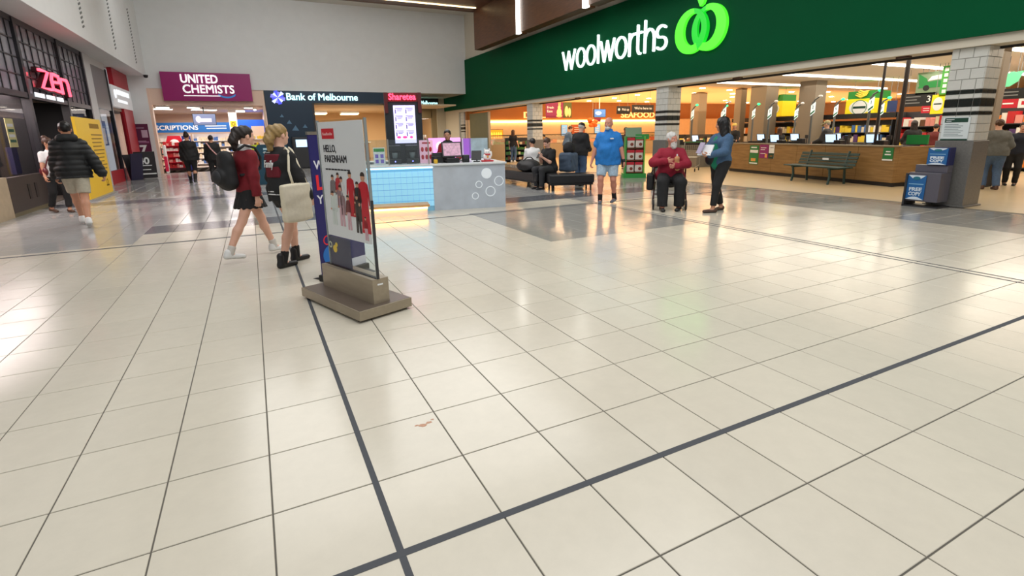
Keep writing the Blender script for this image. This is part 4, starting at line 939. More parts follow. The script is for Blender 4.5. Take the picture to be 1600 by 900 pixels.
# tower with red sign and menu screen
M_tow = mat('tower_dark', (30, 36, 42), .4)
t = thing('menu_tower', 'dark tower with red glowing sign and white menu screen on the kiosk', 'menu tower', kp(-1.88, .95, 0), KA)
MB().box(-.37, .37, 0, .25, 0, 2.12).build('column', M_tow, t); MB().box(-.37, -.3, -.06, .3, 1.9, 2.3).box(.3, .37, -.06, .3, 1.9, 2.3).build('side_wing', mat('tower_wine', (90, 16, 22), .4), t)
MB().box(-.37, .37, -.02, .28, 2.12, 2.3).build('sign_box', mat('tower_wine'), t)
text('lettering', 'Sharetea', .17, mat('tea_red', (255, 60, 90), .4, emit=3.0), t, (-.28, -.06, 2.16), fit=.54, extrude=.012, offset=.004)
s = MB().box(-.2, .23, -.03, 0, 1.3, 2.05).build('menu_screen', mat('menu_lilac', (214, 210, 255), .4, emit=.9), t)
M_mtx = mat('menu_text', (110, 90, 170), .5, emit=.3); M_mpk = mat('menu_pink', (230, 80, 160), .5, emit=.6)
for c in range(2):
    for r in range(4):
        x = -.17 + .21 * c; z = 2.0 - r * .15
        MB().box(x, x + .15, -.033, -.03, z - .012, z).build('text_line', M_mtx, s); MB().box(x, x + .02, -.033, -.03, z - .11, z - .03).build('text_line', M_mtx, s)
        MB().box(x + .04, x + .15, -.033, -.03, z - .035, z - .025).box(x + .04, x + .13, -.033, -.03, z - .06, z - .05).build('text_line', M_mtx, s)
for x, r in ((-.12, .04), (.0, .045), (.13, .03)): MB().disc((x, 1.42), r, -.034, -.03, rz=.025).build('picture', M_mpk, s)
for i, x in enumerate((-2.12, -1.78)):
    p = thing('drink_machine', ['black drink machine left of its twin on the kiosk counter', 'black drink machine right of its twin on the kiosk counter'][i], 'machine', kp(x, .5, .905), KA, 'drink machines on the kiosk')
    MB().box(-.12, .12, -.1, .2, 0, .1).box(-.12, .12, .05, .2, .1, .34).box(-.12, .12, -.1, .2, .26, .36).build('body', M_blk2, p, bevel=.012); MB().lathe([(.05, .1), (.06, .2), (.06, .22)], (0, -.03, 0), 12).build('cup', mat('cup_smoke', (110, 118, 120), .2), p, smooth=True); MB().ell((0, -.105, .05), (.012, .008, .012)).build('indicator', mat('led_blue', (120, 120, 255), .4, emit=4), p)
t = panel('counter_card', 'small green and white price card beside the drink machines', 'card', kp(-2.42, .35, .905), KA, .22, .33, M_white, th=.01); MB().box(-.1, .1, -.003, 0, .25, .31).build('header', M_sg, t); [MB().box(-.08 + .1 * (k % 2), -.02 + .1 * (k % 2), -.003, 0, .03 + .1 * (k // 2), .1 + .1 * (k // 2)).build('picture', M_mtx, t) for k in range(4)]
t = panel('pink_menu', 'pink menu card with small red drawings on the kiosk glass', 'menu', kp(-1.50, .45, .905), KA, .27, .45, mat('menu_rose', (246, 190, 214), .5, emit=.2), th=.01); [MB().disc((-.08 + .08 * (k % 3), .12 + .15 * (k // 3)), .028, -.004, 0, 12, .05).build('picture', M_red, t) for k in range(6)]; MB().box(-.08, .08, -.004, 0, .38, .41).build('text_line', M_red, t)
t = panel('light_board', 'glowing pink light board behind the kiosk attendant', 'sign', kp(-.95, 1.95, .905), KA, .74, .48, mat('glow_pink', (236, 150, 236), .4, emit=1.0), th=.05); MB().disc((-.1, .3), .1, -.004, 0).disc((0, .25), .12, -.005, 0).disc((.12, .33), .1, -.006, 0).build('cloud_print', mat('cloud_white', (250, 235, 255), .4, emit=.6), t)
t = panel('light_board', 'narrow violet board right of the pink light board', 'sign', kp(-.44, 1.95, .905), KA, .2, .46, mat('glow_violet', (150, 90, 190), .4, emit=.4), th=.05); MB().box(-.1, -.08, -.01, 0, 0, .46).build('edge', M_white, t)
t = panel('pale_board', 'pale marbled board at the right end of the kiosk back counter', 'board', kp(-.16, 1.95, .905), KA, .44, .46, mat('marble_pale', (176, 196, 204), .4, var=.25, scale=6), th=.05); MB().box(-.22, .22, 0, .06, -.0, .01).build('foot', M_grey, t)
# till, tablet, beckoning cat, sauce jar, bench
t = thing('till_terminal', 'black till terminal showing a pink menu on the kiosk counter', 'till', kp(-1.02, .3, .905), KA + .1)
MB().box(-.14, .14, -.08, .12, 0, .04).prism_x([(-.02, .04), (.09, .04), (.07, .3), (.02, .3)], -.06, .06).build('stand', M_blk2, t); MB().cbox((0, -.03, .26), (.4, .03, .3), rx=-.25).build('screen_body', M_blk2, t); MB().cbox((0, -.047, .262), (.35, .006, .25), rx=-.25).build('screen', mat('till_pic', (190, 150, 170), .3, emit=.35, var=.5, scale=22), t); MB().box(-.13, .13, -.12, -.08, 0, .1).build('printer', M_blk2, t, bevel=.01)
t = thing('tablet_stand', 'small black tablet on a stand right of the till', 'tablet', kp(-.52, .28, .905), KA - .3); MB().cbox((0, 0, .13), (.2, .015, .2), rx=-.45).build('tablet', M_blk2, t); MB().box(-.06, .06, -.06, .09, 0, .02).cyl((0, .05, .02), (0, .02, .1), .012).build('base', M_char, t)
t = thing('card_terminal', 'black card terminal beside the till', 'terminal', kp(-.74, .3, .905), KA); MB().box(-.07, .07, -.06, .06, 0, .15).build('body', M_blk2, t, bevel=.015); MB().cbox((0, -.062, .1), (.1, .004, .06)).build('screen', M_char, t)
t = thing('beckoning_cat', 'white and red beckoning cat ornament on the kiosk counter', 'ornament', kp(-.30, .28, .905), KA)
mc = mat('cat_white', (240, 238, 236), .3); mr_ = mat('cat_red', (200, 24, 40), .4)
MB().box(-.12, .12, -.08, .1, 0, .03).build('base', mr_, t, bevel=.01); MB().ell((0, .01, .09), (.085, .07, .08)).ell((-.06, -.04, .1), (.03, .03, .05)).ell((.075, -.02, .15), (.025, .025, .06)).build('body', mc, t, smooth=True); MB().ell((0, -.01, .185), (.068, .058, .055)).ell((-.045, 0, .235), (.018, .012, .025)).ell((.045, 0, .235), (.018, .012, .025)).build('head', mc, t, smooth=True); MB().tube(arc3 := [(.06 * math.cos(a * .5), -.01 + .055 * math.sin(a * .5), .145) for a in range(13)], .012, 6, True).build('collar', mr_, t); MB().ell((-.02, -.066, .19), (.007, .004, .007), 8, 5).ell((.02, -.066, .19), (.007, .004, .007), 8, 5).build('eyes', M_black, t); MB().ell((0, -.07, .1), (.022, .012, .026), 8, 5).build('coin', M_gold, t)
t = thing('sauce_jar', 'small jar of yellow syrup at the end of the glass screen', 'jar', kp(-1.36, .12, .905), KA); MB().lathe([(.035, 0), (.04, .02), (.04, .07), (.028, .085)], n=14).build('jar', mat('syrup', (226, 180, 50), .2), t, smooth=True); MB().lathe([(.03, .085), (.03, .11)], n=14).build('lid', M_char, t)
t = thing('kiosk_bin', 'black boxes stacked behind the kiosk glass left of the till', 'box', kp(-1.3, .35, .905), KA); MB().box(-.12, .12, -.05, .15, 0, .14).build('box', M_blk2, t, bevel=.01); MB().box(-.1, .1, -.03, .12, .14, .2).build('lid', M_char, t)
t = thing('wooden_step', 'low timber bench with a glowing strip underneath before the kiosk', 'bench', kp(-2.0, -.35, 0), KA); M_bw = wood('step_wood', (190, 140, 84), (214, 168, 112))
MB().box(-1.1, .42, -.22, .22, .16, .2).build('seat', M_bw, t, bevel=.005); MB().box(-1.06, .38, -.14, .2, 0, .12).build('plinth', M_white, t); MB().box(-1.06, .38, -.17, -.14, .12, .16).build('light_strip', mat('step_glow', (255, 190, 100), .4, emit=7), t)
for s in (-1.0, .3): MB().box(s - .04, s + .04, -.16, .2, .12, .16).build('bearer', M_bw, t)
# left end of the kiosk: stacked cups and cards
t = thing('cup_tower', 'stack of white paper cups at the left end of the kiosk', 'cups', kp(-3.4, .35, .905), KA); MB().lathe([(.045, 0), (.06, .5), (.065, .62), (.05, .66)], n=16).build('cups', M_white, t, smooth=True); MB().lathe([(.07, 0), (.07, .02)], n=16).build('holder', M_grey, t)
t = panel('pink_card', 'tall pink and white card at the left end of the kiosk', 'card', kp(-3.52, -.045, .25), KA, .26, .9, mat('card_pink', (236, 170, 190), .5), th=.01); MB().box(.03, .13, -.004, 0, .0, .9).build('print', mat('card_cyan', (190, 240, 240), .5, emit=.3), t); MB().box(.06, .13, -.006, 0, .35, .6).build('print_dark', mat('card_green', (30, 60, 50), .5), t)
t = thing('drinks_urn', 'dark steel drinks urn behind the girl in black jacket', 'urn', kp(-3.3, 1.0, .905), KA); MB().lathe([(.17, 0), (.19, .1), (.19, .55), (.15, .68), (.04, .74)], n=20).build('body', mat('urn_dark', (44, 46, 50), .25, metal=.5), t, smooth=True); MB().cyl((0, -.19, .12), (0, -.26, .1), .02).build('tap', M_chr, t)

# ================================================================== black waiting benches
M_leather = mat('black_leather', (30, 30, 33), .4, var=.08, scale=9, bump=.05)
def ottoman(loc, rz, w, d, label):
    t = thing('upholstered_bench', label, 'bench', loc, rz, 'black upholstered waiting benches')
    MB().box(-w / 2, w / 2, -d / 2, d / 2, .2, .42).build('cushion', M_leather, t, bevel=.03); MB().box(-w / 2 + .03, w / 2 - .03, -d / 2 + .03, d / 2 - .03, .15, .2).build('frame', M_black, t)
    for sx in (-1, 1):
        for sy in (-1, 1): MB().cyl((sx * (w / 2 - .08), sy * (d / 2 - .08), 0), (sx * (w / 2 - .08), sy * (d / 2 - .08), .16), .022, n=8).build('leg', M_black, t)
    return t
ottoman((6.62, 12.0, 0), 0, .66, 3.6, 'long black upholstered bench running back beside the kiosk')
ottoman((6.95, 9.62, 0), -.38, 1.15, .66, 'short black upholstered bench beside the man in blue shirt')

# ================================================================== newspaper stand by the pillar
M_clear = mat('stand_smoke', (92, 90, 100), .3); M_fb = mat('paper_blue', (30, 96, 156), .45, var=.05, scale=5)
t = thing('newspaper_stand', 'grey acrylic newspaper stand with blue free copy posters beside the nearest pillar', 'stand', (10.52, 3.42, 0), -PI / 2)
MB().box(-.2, .3, -.06, .3, .1, .62).box(-.2, .3, .12, .3, .62, .75).build('body', M_clear, t, bevel=.008); MB().box(-.02, .3, .1, .3, .75, 1.06).build('upper_box', mat('stand_navy2', (30, 36, 90), .4), t, bevel=.006)
MB().box(-.23, -.2, -.1, .3, 0, .6).box(-.23, .33, -.1, .34, 0, .02).build('feet', M_char, t)
def fcopy(x0, z0, w, h, y):
    p = MB().box(x0, x0 + w, y - .01, y, z0, z0 + h).build('poster', M_fb, t); mw = mat('paper_white', (214, 226, 236), .5)
    MB().prism([(x0 + w * (.04 + .92 * k / 10), z0 + h * (1 - .18 * math.sin(PI * k / 10))) for k in range(11)] + [(x0 + w, z0 + h), (x0, z0 + h)], y - .013, y - .01).build('arch_print', mw, p)
    MB().prism([(x0, z0), (x0 + w, z0)] + [(x0 + w * (1 - k / 10), z0 + h * (.12 * math.sin(PI * k / 10))) for k in range(11)], y - .013, y - .01).build('arch_print', mw, p)
    MB().disc((x0 + w * .5, z0 + h * .88), w * .2, y - .016, y - .01, 20, h * .07).build('emblem', mat('emblem_teal', (30, 110, 130), .5), p)
    text('lettering', 'FREE', h * .2, mw, p, (x0 + w * .14, y - .012, z0 + h * .36), fit=w * .7, extrude=.001, offset=.003); text('lettering', 'COPY', h * .2, mw, p, (x0 + w * .14, y - .012, z0 + h * .17), fit=w * .7, extrude=.001, offset=.003)
    MB().box(x0 + w * .1, x0 + w * .9, y - .012, y - .01, z0 + h * .62, z0 + h * .66).build('text_line', mat('paper_pale', (120, 170, 206), .5), p)
fcopy(-.2, .13, .29, .44, -.065); fcopy(-.02, .76, .3, .29, .095)
# ================================================================== poster stand in the foreground
SA = math.atan2(2.375 - 3.342, 0.306 + 0.041)      # long axis, far-left corner to near corner
t = thing('poster_stand', 'clear acrylic poster stand on a bronze steel base in the middle of the floor', 'poster stand', (.36, 2.96, 0), SA)
M_bronze = mat('bronze_steel', (158, 146, 126), .38, metal=.35, var=.08, scale=5, stretch=(1, 6, 6)); M_bronzed = mat('bronze_dark', (112, 100, 90), .3, metal=.4, var=.08, scale=6)
L2, W2 = .514, .2476
MB().box(-L2, L2, -W2, W2, .02, .1).build('base_plate', M_bronze, t, bevel=.003); MB().box(-L2 + .01, L2 - .01, -W2 + .01, W2 - .01, .1, .102).build('base_top', M_bronzed, t)
MB().box(-.42, .45, -.075, .075, .1, .31).build('upright_block', M_bronze, t, bevel=.003)
MB().box(-.41, .44, -.036, -.004, .31, .316).build('slot', M_black, t)
MB().box(.451, .453, -.03, .02, .255, .268).build('maker_plate', M_white, t)
for x in (-.45, .45):
    for y in (-.2, .2): MB().cyl((x, y, 0), (x, y, .02), .03, n=10).build('glide', M_black, t)
acr = glass('clear_acrylic', (250, 252, 252), .04)
for y in (-.03, -.014): MB().box(-.33, .45, y, y + .004, .30, 1.585).build('acrylic_sheet', acr, t)
M_edge = mat('acrylic_edge', (150, 156, 156), .2, metal=.3)
for x in (-.335, .44): MB().box(x, x + .008, -.032, -.008, .31, 1.585).build('edge_strip', M_edge, t)
MB().box(.448, .46, -.03, -.012, .31, .95).build('edge_rod', M_char, t)
po = MB().box(-.35, .345, -.024, -.018, .62, 1.6).build('poster', mat('poster_white', (248, 244, 246), .5), t); po.scale.x = 1.05; po.location = (.045, 0, -.03)
M_pr1 = mat('poster_red', (214, 30, 46), .5); M_ink = mat('poster_ink', (40, 38, 44), .5)
yy = -.025
MB().box(-.29, -.09, yy - .002, yy, 1.46, 1.545).build('logo_block', M_pr1, po); [MB().box(-.27 + .02 * k, -.256 + .02 * k, yy - .0026, yy, 1.49, 1.505 + .008 * (k % 3 == 0)).build('logo_mark', mat('logo_pale', (246, 190, 190), .5), po) for k in range(8)]
text('headline', 'HELLO,', .085, M_ink, po, (-.285, yy - .001, 1.35), fit=.2, extrude=.0006, bold=.002); text('headline', 'PAKENHAM', .085, M_ink, po, (-.28, yy - .001, 1.265), fit=.35, extrude=.0006, bold=.002)
[MB().box(-.28 + .05 * k, -.238 + .05 * k, yy - .0015, yy, 1.2, 1.212).build('caption_word', M_ink, po) for k in range(8)]
# the printed group of people (flat print on the sheet)
SK = mat('print_skin', (216, 160, 130), .6); HR = mat('print_hair', (58, 40, 34), .6)
def figure(x, z, h, top, leg, hair=HR, w=1.0, dress=False):
    g = [MB(), MB(), MB(), MB()]; z -= .035
    def q(k, pts): g[k].prism([(x + a * h * w, z + b * h) for a, b in pts], yy - .002 - .0004 * k, yy)
    if dress: q(0, [(-.13, 0), (.13, 0), (.1, .5), (.12, .8), (.05, .84), (-.05, .84), (-.12, .8), (-.09, .5)])
    else:
        q(1, [(-.12, 0), (-.03, 0), (0, .4), (.03, 0), (.12, 0), (.1, .5), (-.1, .5)]); q(0, [(-.11, .45), (.11, .45), (.13, .8), (.05, .85), (-.05, .85), (-.13, .8)])
    q(0, [(-.18, .48), (-.13, .46), (-.1, .74), (-.13, .8)]); q(0, [(.13, .46), (.18, .48), (.13, .8), (.1, .74)])
    g[2].disc((x, z + h * .91), h * .055, yy - .0034, yy, 14, h * .072); g[2].disc((x - .15 * h * w, z + h * .46), h * .03, yy - .0034, yy, 8); g[3].prism([(x + h * .06 * math.cos(a), z + h * .925 + h * .065 * math.sin(a)) for a in [PI * k / 8 for k in range(9)]], yy - .004, yy)
    for k, m in enumerate((top, leg, SK, hair)):
        if g[k].f: g[k].build('printed_figure', m, po)
pm = lambda n, c=None: mat('print_' + n, c, .6)
figure(-.18, .88, .32, pm('grey', (130, 118, 120)), pm('pale', (206, 200, 206))); figure(-.09, .92, .30, pm('red2', (196, 50, 60)), pm('ash', (150, 120, 124))); figure(-.04, .86, .33, pm('ivory', (230, 226, 226)), pm('ash')); figure(.10, .86, .38, pm('scarlet', (200, 30, 44)), pm('scarlet'), dress=True)
figure(.20, .83, .33, pm('blk', (44, 42, 44)), pm('blk2', (60, 52, 48))); figure(.29, .74, .5, pm('crimson', (206, 24, 44)), pm('crimson'), dress=True); figure(-.07, .76, .36, pm('mauve', (176, 150, 168)), pm('rose', (216, 170, 180)), w=.9); figure(-.2, .76, .3, pm('pale'), pm('pale')); figure(.285, .68, .2, pm('red2'), pm('rose')); figure(.04, .74, .3, pm('maroon', (120, 50, 50)), pm('rose'), w=.8); figure(.18, .73, .33, pm('brown', (84, 60, 50)), pm('blk2'))
# added navy panel in the sheet, in place of the banner seen through it
pk = MB().box(-.32, .05, -.024, -.018, .32, .58).build('lower_panel', mat('panel_navy', (46, 50, 84), .45), t); MB().disc((-.22, .47), .035, yy - .002, yy).disc((-.19, .51), .02, yy - .0024, yy).build('dot_print', mat('dot_yellow', (236, 200, 60), .5), pk); MB().ring((-.3, .5), .03, .012, yy - .002, yy).build('ring_print', mat('dot_pale', (210, 210, 180), .5), pk)
# navy pull-up banner behind it
b = thing('pull_up_banner', 'narrow navy pull-up banner with red shapes behind the poster stand', 'banner', (.44, 3.99, 0), .59)
MB().box(-.3, .3, -.008, .008, .07, 1.48).build('sheet', mat('banner_navy', (28, 24, 96), .5), b); MB().box(-.31, .31, -.05, .05, .0, .07).build('cassette', M_black, b, bevel=.01); MB().prism_x([(-.2, 0), (.2, 0), (.05, .025), (-.05, .025)], -.26, -.2).prism_x([(-.2, 0), (.2, 0), (.05, .025), (-.05, .025)], .2, .26).build('foot', M_black, b); MB().box(-.31, .31, -.012, .012, 1.47, 1.5).build('top_rail', M_chr, b)
bw = mat('banner_white', (220, 220, 230), .5); br = mat('banner_red', (228, 34, 50), .5)
text('lettering', 'WE', .12, bw, b, (-.27, -.010, 1.14), extrude=.001, offset=.002); text('lettering', 'LOVE', .2, br, b, (-.27, -.010, .94), extrude=.001, offset=.006); text('lettering', 'YOU', .12, bw, b, (-.27, -.010, .8), extrude=.001, offset=.002)
MB().box(-.16, .1, -.010, -.008, .5, .75).build('red_block', br, b); MB().ring((-.2, .42), .05, .012, -.010, -.008).build('ring_print', br, b); MB().disc((-.17, .26), .1, -.0105, -.008).build('dot_print', mat('banner_blue', (30, 110, 190), .5), b); MB().box(-.3, .3, -.0108, -.008, .07, .16).build('foot_print', bw, b)
# ================================================================== people: smooth implicit surfaces meshed with surface nets
def surfnet(fn, lo, hi, h):
    lo = np.array(lo, np.float32) - 2 * h; hi = np.array(hi, np.float32) + 2 * h
    n = np.ceil((hi - lo) / h).astype(int) + 1
    ax = [lo[i] + h * np.arange(n[i], dtype=np.float32) for i in range(3)]
    P = np.stack(np.meshgrid(*ax, indexing='ij'), -1).reshape(-1, 3)
    F = fn(P).reshape(n).astype(np.float32); S = F < 0
    cnt = np.zeros(n - 1, np.int8)
    for i in (0, 1):
        for j in (0, 1):
            for k in (0, 1): cnt += S[i:n[0] - 1 + i, j:n[1] - 1 + j, k:n[2] - 1 + k]
    act = (cnt > 0) & (cnt < 8); C = np.argwhere(act)
    if len(C) == 0: return np.zeros((0, 3)), np.zeros((0, 4), int)
    idx = -np.ones(n - 1, np.int64); idx[act] = np.arange(len(C))
    acc = np.zeros((len(C), 3), np.float32); num = np.zeros(len(C), np.float32)
    for a in range(3):
        for u in (0, 1):
            for v in (0, 1):
                o = [0, 0, 0]; b, c = [x for x in range(3) if x != a]; o[b] = u; o[c] = v; o2 = list(o); o2[a] = 1
                f0 = F[tuple((C + o).T)]; f1 = F[tuple((C + o2).T)]; m = (f0 < 0) != (f1 < 0)
                t = np.where(m, f0 / np.where(m, f0 - f1, 1), 0); q = np.tile(np.array(o, np.float32), (len(C), 1)); q[:, a] = t
                acc[m] += q[m]; num[m] += 1
    V = lo + h * (C + acc / num[:, None])
    Q = []
    for a in range(3):
        b, c = (a + 1) % 3, (a + 2) % 3
        s0 = [slice(0, n[i]) for i in range(3)]; s1 = list(s0); s0[a] = slice(0, n[a] - 1); s1[a] = slice(1, n[a])
        A, B = S[tuple(s0)], S[tuple(s1)]; E = np.argwhere(A != B); E = E[(E[:, b] > 0) & (E[:, c] > 0) & (E[:, b] < n[b] - 1) & (E[:, c] < n[c] - 1)]
        if len(E) == 0: continue
        fl = A[tuple(E.T)]; db = np.zeros(3, int); db[b] = 1; dc = np.zeros(3, int); dc[c] = 1
        q = np.stack([idx[tuple((E - db - dc).T)], idx[tuple((E - dc).T)], idx[tuple(E.T)], idx[tuple((E - db).T)]], 1)
        q[~fl] = q[~fl][:, ::-1]; Q.append(q)
    return V, np.concatenate(Q)
f32 = lambda v: np.array(v, np.float32)
def sm(a, b, k):
    h = np.clip(.5 + .5 * (b - a) / k, 0, 1); return b * (1 - h) + a * h - k * h * (1 - h)
def cone(P, a, b, ra, rb):
    a, b = f32(a), f32(b); ba = b - a; t = np.clip((P - a) @ ba / max(float(ba @ ba), 1e-9), 0, 1)
    return np.linalg.norm(P - a - t[:, None] * ba, axis=1) - (ra + (rb - ra) * t)
def ecap(P, a, b, wa, wb, side):
    """capsule of elliptical section; w = (half width along side, half depth)"""
    a, b, s = f32(a), f32(b), f32(side); ba = b - a; L = float(np.linalg.norm(ba)); u = ba / L
    s = s - u * (s @ u); s /= np.linalg.norm(s); n = np.cross(u, s)
    d = P - a; t = np.clip(d @ u / L, 0, 1); w0 = wa[0] + (wb[0] - wa[0]) * t; w1 = wa[1] + (wb[1] - wa[1]) * t
    q = d - (t * L)[:, None] * u; r = np.sqrt((q @ s / w0) ** 2 + (q @ n / w1) ** 2 + (q @ u / np.minimum(w0, w1)) ** 2)
    return (r - 1) * np.minimum(w0, w1)
def ellip(P, c, r, M=None):
    p = P - f32(c)
    if M is not None: p = p @ M
    r = f32(r); k0 = np.linalg.norm(p / r, axis=1); k1 = np.linalg.norm(p / (r * r), axis=1) + 1e-9
    return k0 * (k0 - 1) / k1
def rotz3(a): return np.array([[math.cos(a), -math.sin(a), 0], [math.sin(a), math.cos(a), 0], [0, 0, 1]], np.float32)
def rotx3(a): return np.array([[1, 0, 0], [0, math.cos(a), -math.sin(a)], [0, math.sin(a), math.cos(a)]], np.float32)
def roty3(a): return np.array([[math.cos(a), 0, math.sin(a)], [0, 1, 0], [-math.sin(a), 0, math.cos(a)]], np.float32)
def ik(a, c, l1, l2, pole):
    a, c, pole = f32(a), f32(c), f32(pole); d = c - a; L = float(np.linalg.norm(d)); Lm = (l1 + l2) * .999
    if L > Lm: c = a + d * (Lm / L); d = c - a; L = Lm
    x = (l1 * l1 - l2 * l2 + L * L) / (2 * L); y = math.sqrt(max(l1 * l1 - x * x, 0)); u = d / L; p = pole - u * (pole @ u); p /= np.linalg.norm(p) + 1e-9
    return a + u * x + p * y, c
def folds(P, A, s=0.0):
    x, y, z = P[:, 0], P[:, 1], P[:, 2]
    return A * (np.sin(23 * z + 6 * np.sin(9 * x + s) + s) * np.sin(13 * x + 7 * y + s) * .6 + np.sin(41 * z + 17 * x * np.sign(y + .01) + 2 * s) * .4 * np.sin(8 * y + 5 * z))
def mesh_np(name, V, Q, mats, mi=None):
    me = bpy.data.meshes.new(name); n, m = len(V), len(Q)
    me.vertices.add(n); me.vertices.foreach_set('co', np.asarray(V, np.float32).ravel())
    me.loops.add(m * 4); me.loops.foreach_set('vertex_index', np.asarray(Q, np.int32).ravel())
    me.polygons.add(m); me.polygons.foreach_set('loop_start', np.arange(0, m * 4, 4, dtype=np.int32)); me.polygons.foreach_set('loop_total', np.full(m, 4, np.int32))
    for k in (mats if isinstance(mats, list) else [mats]): me.materials.append(k)
    if mi is not None: me.polygons.foreach_set('material_index', np.asarray(mi, np.int32))
    me.polygons.foreach_set('use_smooth', np.ones(m, bool)); me.update(calc_edges=True); me.validate()
    return me
M_eyew = mat('eye_white', (225, 220, 215), .2); M_eyed = mat('eye_dark', (30, 22, 18), .2)
def skin(n, c): return mat('skin_' + n, c, .5, var=.05, scale=14)
def lipm(n, c): return mat('lip_' + n, c, .45)
SKF = skin('fair', (226, 176, 152)); SKM = skin('medium', (196, 142, 112)); SKD = skin('tan', (160, 106, 78)); SKR = skin('ruddy', (206, 140, 118))
M_lip = lipm('rose', (176, 96, 88))
def cloth(n, c, var=.1, rough=.8): return mat('cloth_' + n, c, rough, var=var, scale=30, bump=.15, bscale=140)

def person(label, loc, heading, H=1.7, g=1.0, feet=None, hands=None, lean=(0, 0), seat=None, head=(0, 0), palms=None, curl=(.5, .5), elbow=None,
           top=None, bottom=None, shoes=None, hair=None, skn=SKF, beard=None, res=.012, belly=0.0, socks=None, group=None, extra=None, cat='person'):
    """joint positions are in a 1.75 m figure facing +y, x to its right"""
    s = H / 1.75
    t = thing('person', label, cat, loc, math.atan2(heading[1], heading[0]) - PI / 2, group)
    hs = max(res * .55, .0065); hr = max(res * .45, .0055)
    pel = f32((0, 0, .94)) if seat is None else f32((0, 0, seat / s + .10))
    feet = feet or ((-.1, .02, 0, .12), (.1, -.02, 0, -.12))            # left, right: x, y, heel lift, toe-out
    up = f32((lean[0], lean[1], 1)); up /= np.linalg.norm(up)
    waist = pel + up * .14; chest = pel + up * .36; nb = pel + up * .53; side = f32((1, 0, 0)); fwd = np.cross(up, side)
    shL, shR = pel + up * .438 - side * .158 * (.6 + .4 * g), pel + up * .438 + side * .158 * (.6 + .4 * g)
    hipL, hipR = pel + f32((-.088 * g, 0, -.02)), pel + f32((.088 * g, 0, -.02))
    anks = []; knees = []
    for hp, (fx, fy, lift, yaw) in zip((hipL, hipR), feet):
        pole = f32((0, 1, .15)) if seat is None else f32((0, .5, 1))
        k, a = ik(hp, (fx, fy - .03, .085 + lift), .43, .43, pole + f32((fx * .6, 0, 0))); knees.append(k); anks.append(a)
    hands = hands or ((-.24, .05, .80), (.24, .05, .80)); wr = []; el = []
    elbow = elbow or ((-.45, -1, -.1), (.45, -1, -.1))
    for sh, hd, po in zip((shL, shR), hands, elbow):
        e, w = ik(sh, hd, .29, .255, po); el.append(e); wr.append(w)
    hd_c = nb + up * .145 + fwd * .028; R = rotz3(-head[0]) @ rotx3(head[1]); hx = lambda v: hd_c + R @ f32(v)
    # ---------------- skin: body, head, hands, one mesh
    def f_body(P):
        d = ecap(P, pel - up * .02, waist, (.15 * g, .105 * g), (.125 * g, .09 * g), side)
        d = sm(d, ecap(P, waist, chest, (.125 * g, .09 * g), (.15 * g, .105 * g), side), .06)
        d = sm(d, ecap(P, chest, nb - up * .06, (.138 * g, .1), (.075, .062), side), .06)
        d = sm(d, cone(P, nb - up * .04, hd_c - up * .05 - fwd * .01, .062 * (.6 + .4 * g), .052), .04)
        for sh, e, w in zip((shL, shR), el, wr):
            d = sm(d, cone(P, sh, e, .056 * (.7 + .3 * g), .042 * (.7 + .3 * g)), .05); d = sm(d, cone(P, e, w, .042 * (.7 + .3 * g), .028), .02)
        for hp, k, a in zip((hipL, hipR), knees, anks):
            d = sm(d, cone(P, hp, k, .088 * g, .058 * (.7 + .3 * g)), .04)
            calf = k + (a - k) * .3 - f32((0, .012, 0)); d = sm(d, cone(P, k, calf, .055 * (.7 + .3 * g), .056 * (.7 + .3 * g)), .02); d = sm(d, cone(P, calf, a, .056 * (.7 + .3 * g), .036), .03)
        for (fx, fy, lift, yaw), a in zip(feet, anks):
            toe = a + f32((math.sin(yaw) * .15, math.cos(yaw) * .15, -.055 - lift * .75)); d = sm(d, cone(P, a - f32((0, .01, .035)), toe, .036, .024), .03)
        return d
    pts = np.array([pel, waist, chest, nb, *el, *wr, *knees, *anks, hd_c, shL, shR]); lo = pts.min(0) - .2 * max(1, g); hi = pts.max(0) + .2 * max(1, g); lo[2] = max(lo[2], -.02)
    V, Q = surfnet(f_body, lo, hi, res * 1.15 / s); parts = [(V, Q, 0)]
    def f_head(P):
        p = (P - hd_c) @ R; d = ellip(p, (0, -.012, .035), (.076, .095, .09)); d = sm(d, ellip(p, (0, .02, -.045), (.057, .072, .075)), .05)
        d = sm(d, ellip(p, (0, .062, -.085), (.026, .026, .024)), .03)                      # chin
        d = sm(d, ellip(p, (0, .07, .028), (.05, .02, .018)), .03)                          # brow
        for x in (-1, 1):
            d = np.maximum(d, -(np.linalg.norm(p - f32((x * .031, .098, .004)), axis=1) - .016) * .8 - .004) if hs < .012 else d
            d = sm(d, ellip(p, (x * .036, .06, -.028), (.024, .024, .02)), .02)             # cheek
            d = sm(d, ellip(p, (x * .077, -.008, -.005), (.012, .022, .034)), .008)         # ear
        d = sm(d, cone(p, (0, .082, .012), (0, .106, -.026), .008, .013), .012); d = sm(d, ellip(p, (0, .088, -.032), (.018, .014, .010)), .008)
        d = sm(d, ellip(p, (0, .083, -.056), (.023, .011, .006)), .006); d = sm(d, ellip(p, (0, .081, -.068), (.02, .011, .006)), .006)
        return sm(d, cone(P, hd_c - up * .03 - fwd * .012, nb - up * .01, .05, .056 * (.6 + .4 * g)), .03)
    V, Q = surfnet(f_head, hd_c - .17, hd_c + .15, hs / s)
    p = (V - hd_c) @ R; cq = p[Q].mean(1) if len(Q) else np.zeros((0, 3)); lip = (np.abs(cq[:, 0]) < .025) & (np.abs(cq[:, 2] + .062) < .011) & (cq[:, 1] > .075)
    parts.append((V, Q, np.where(lip, 3, 0)))
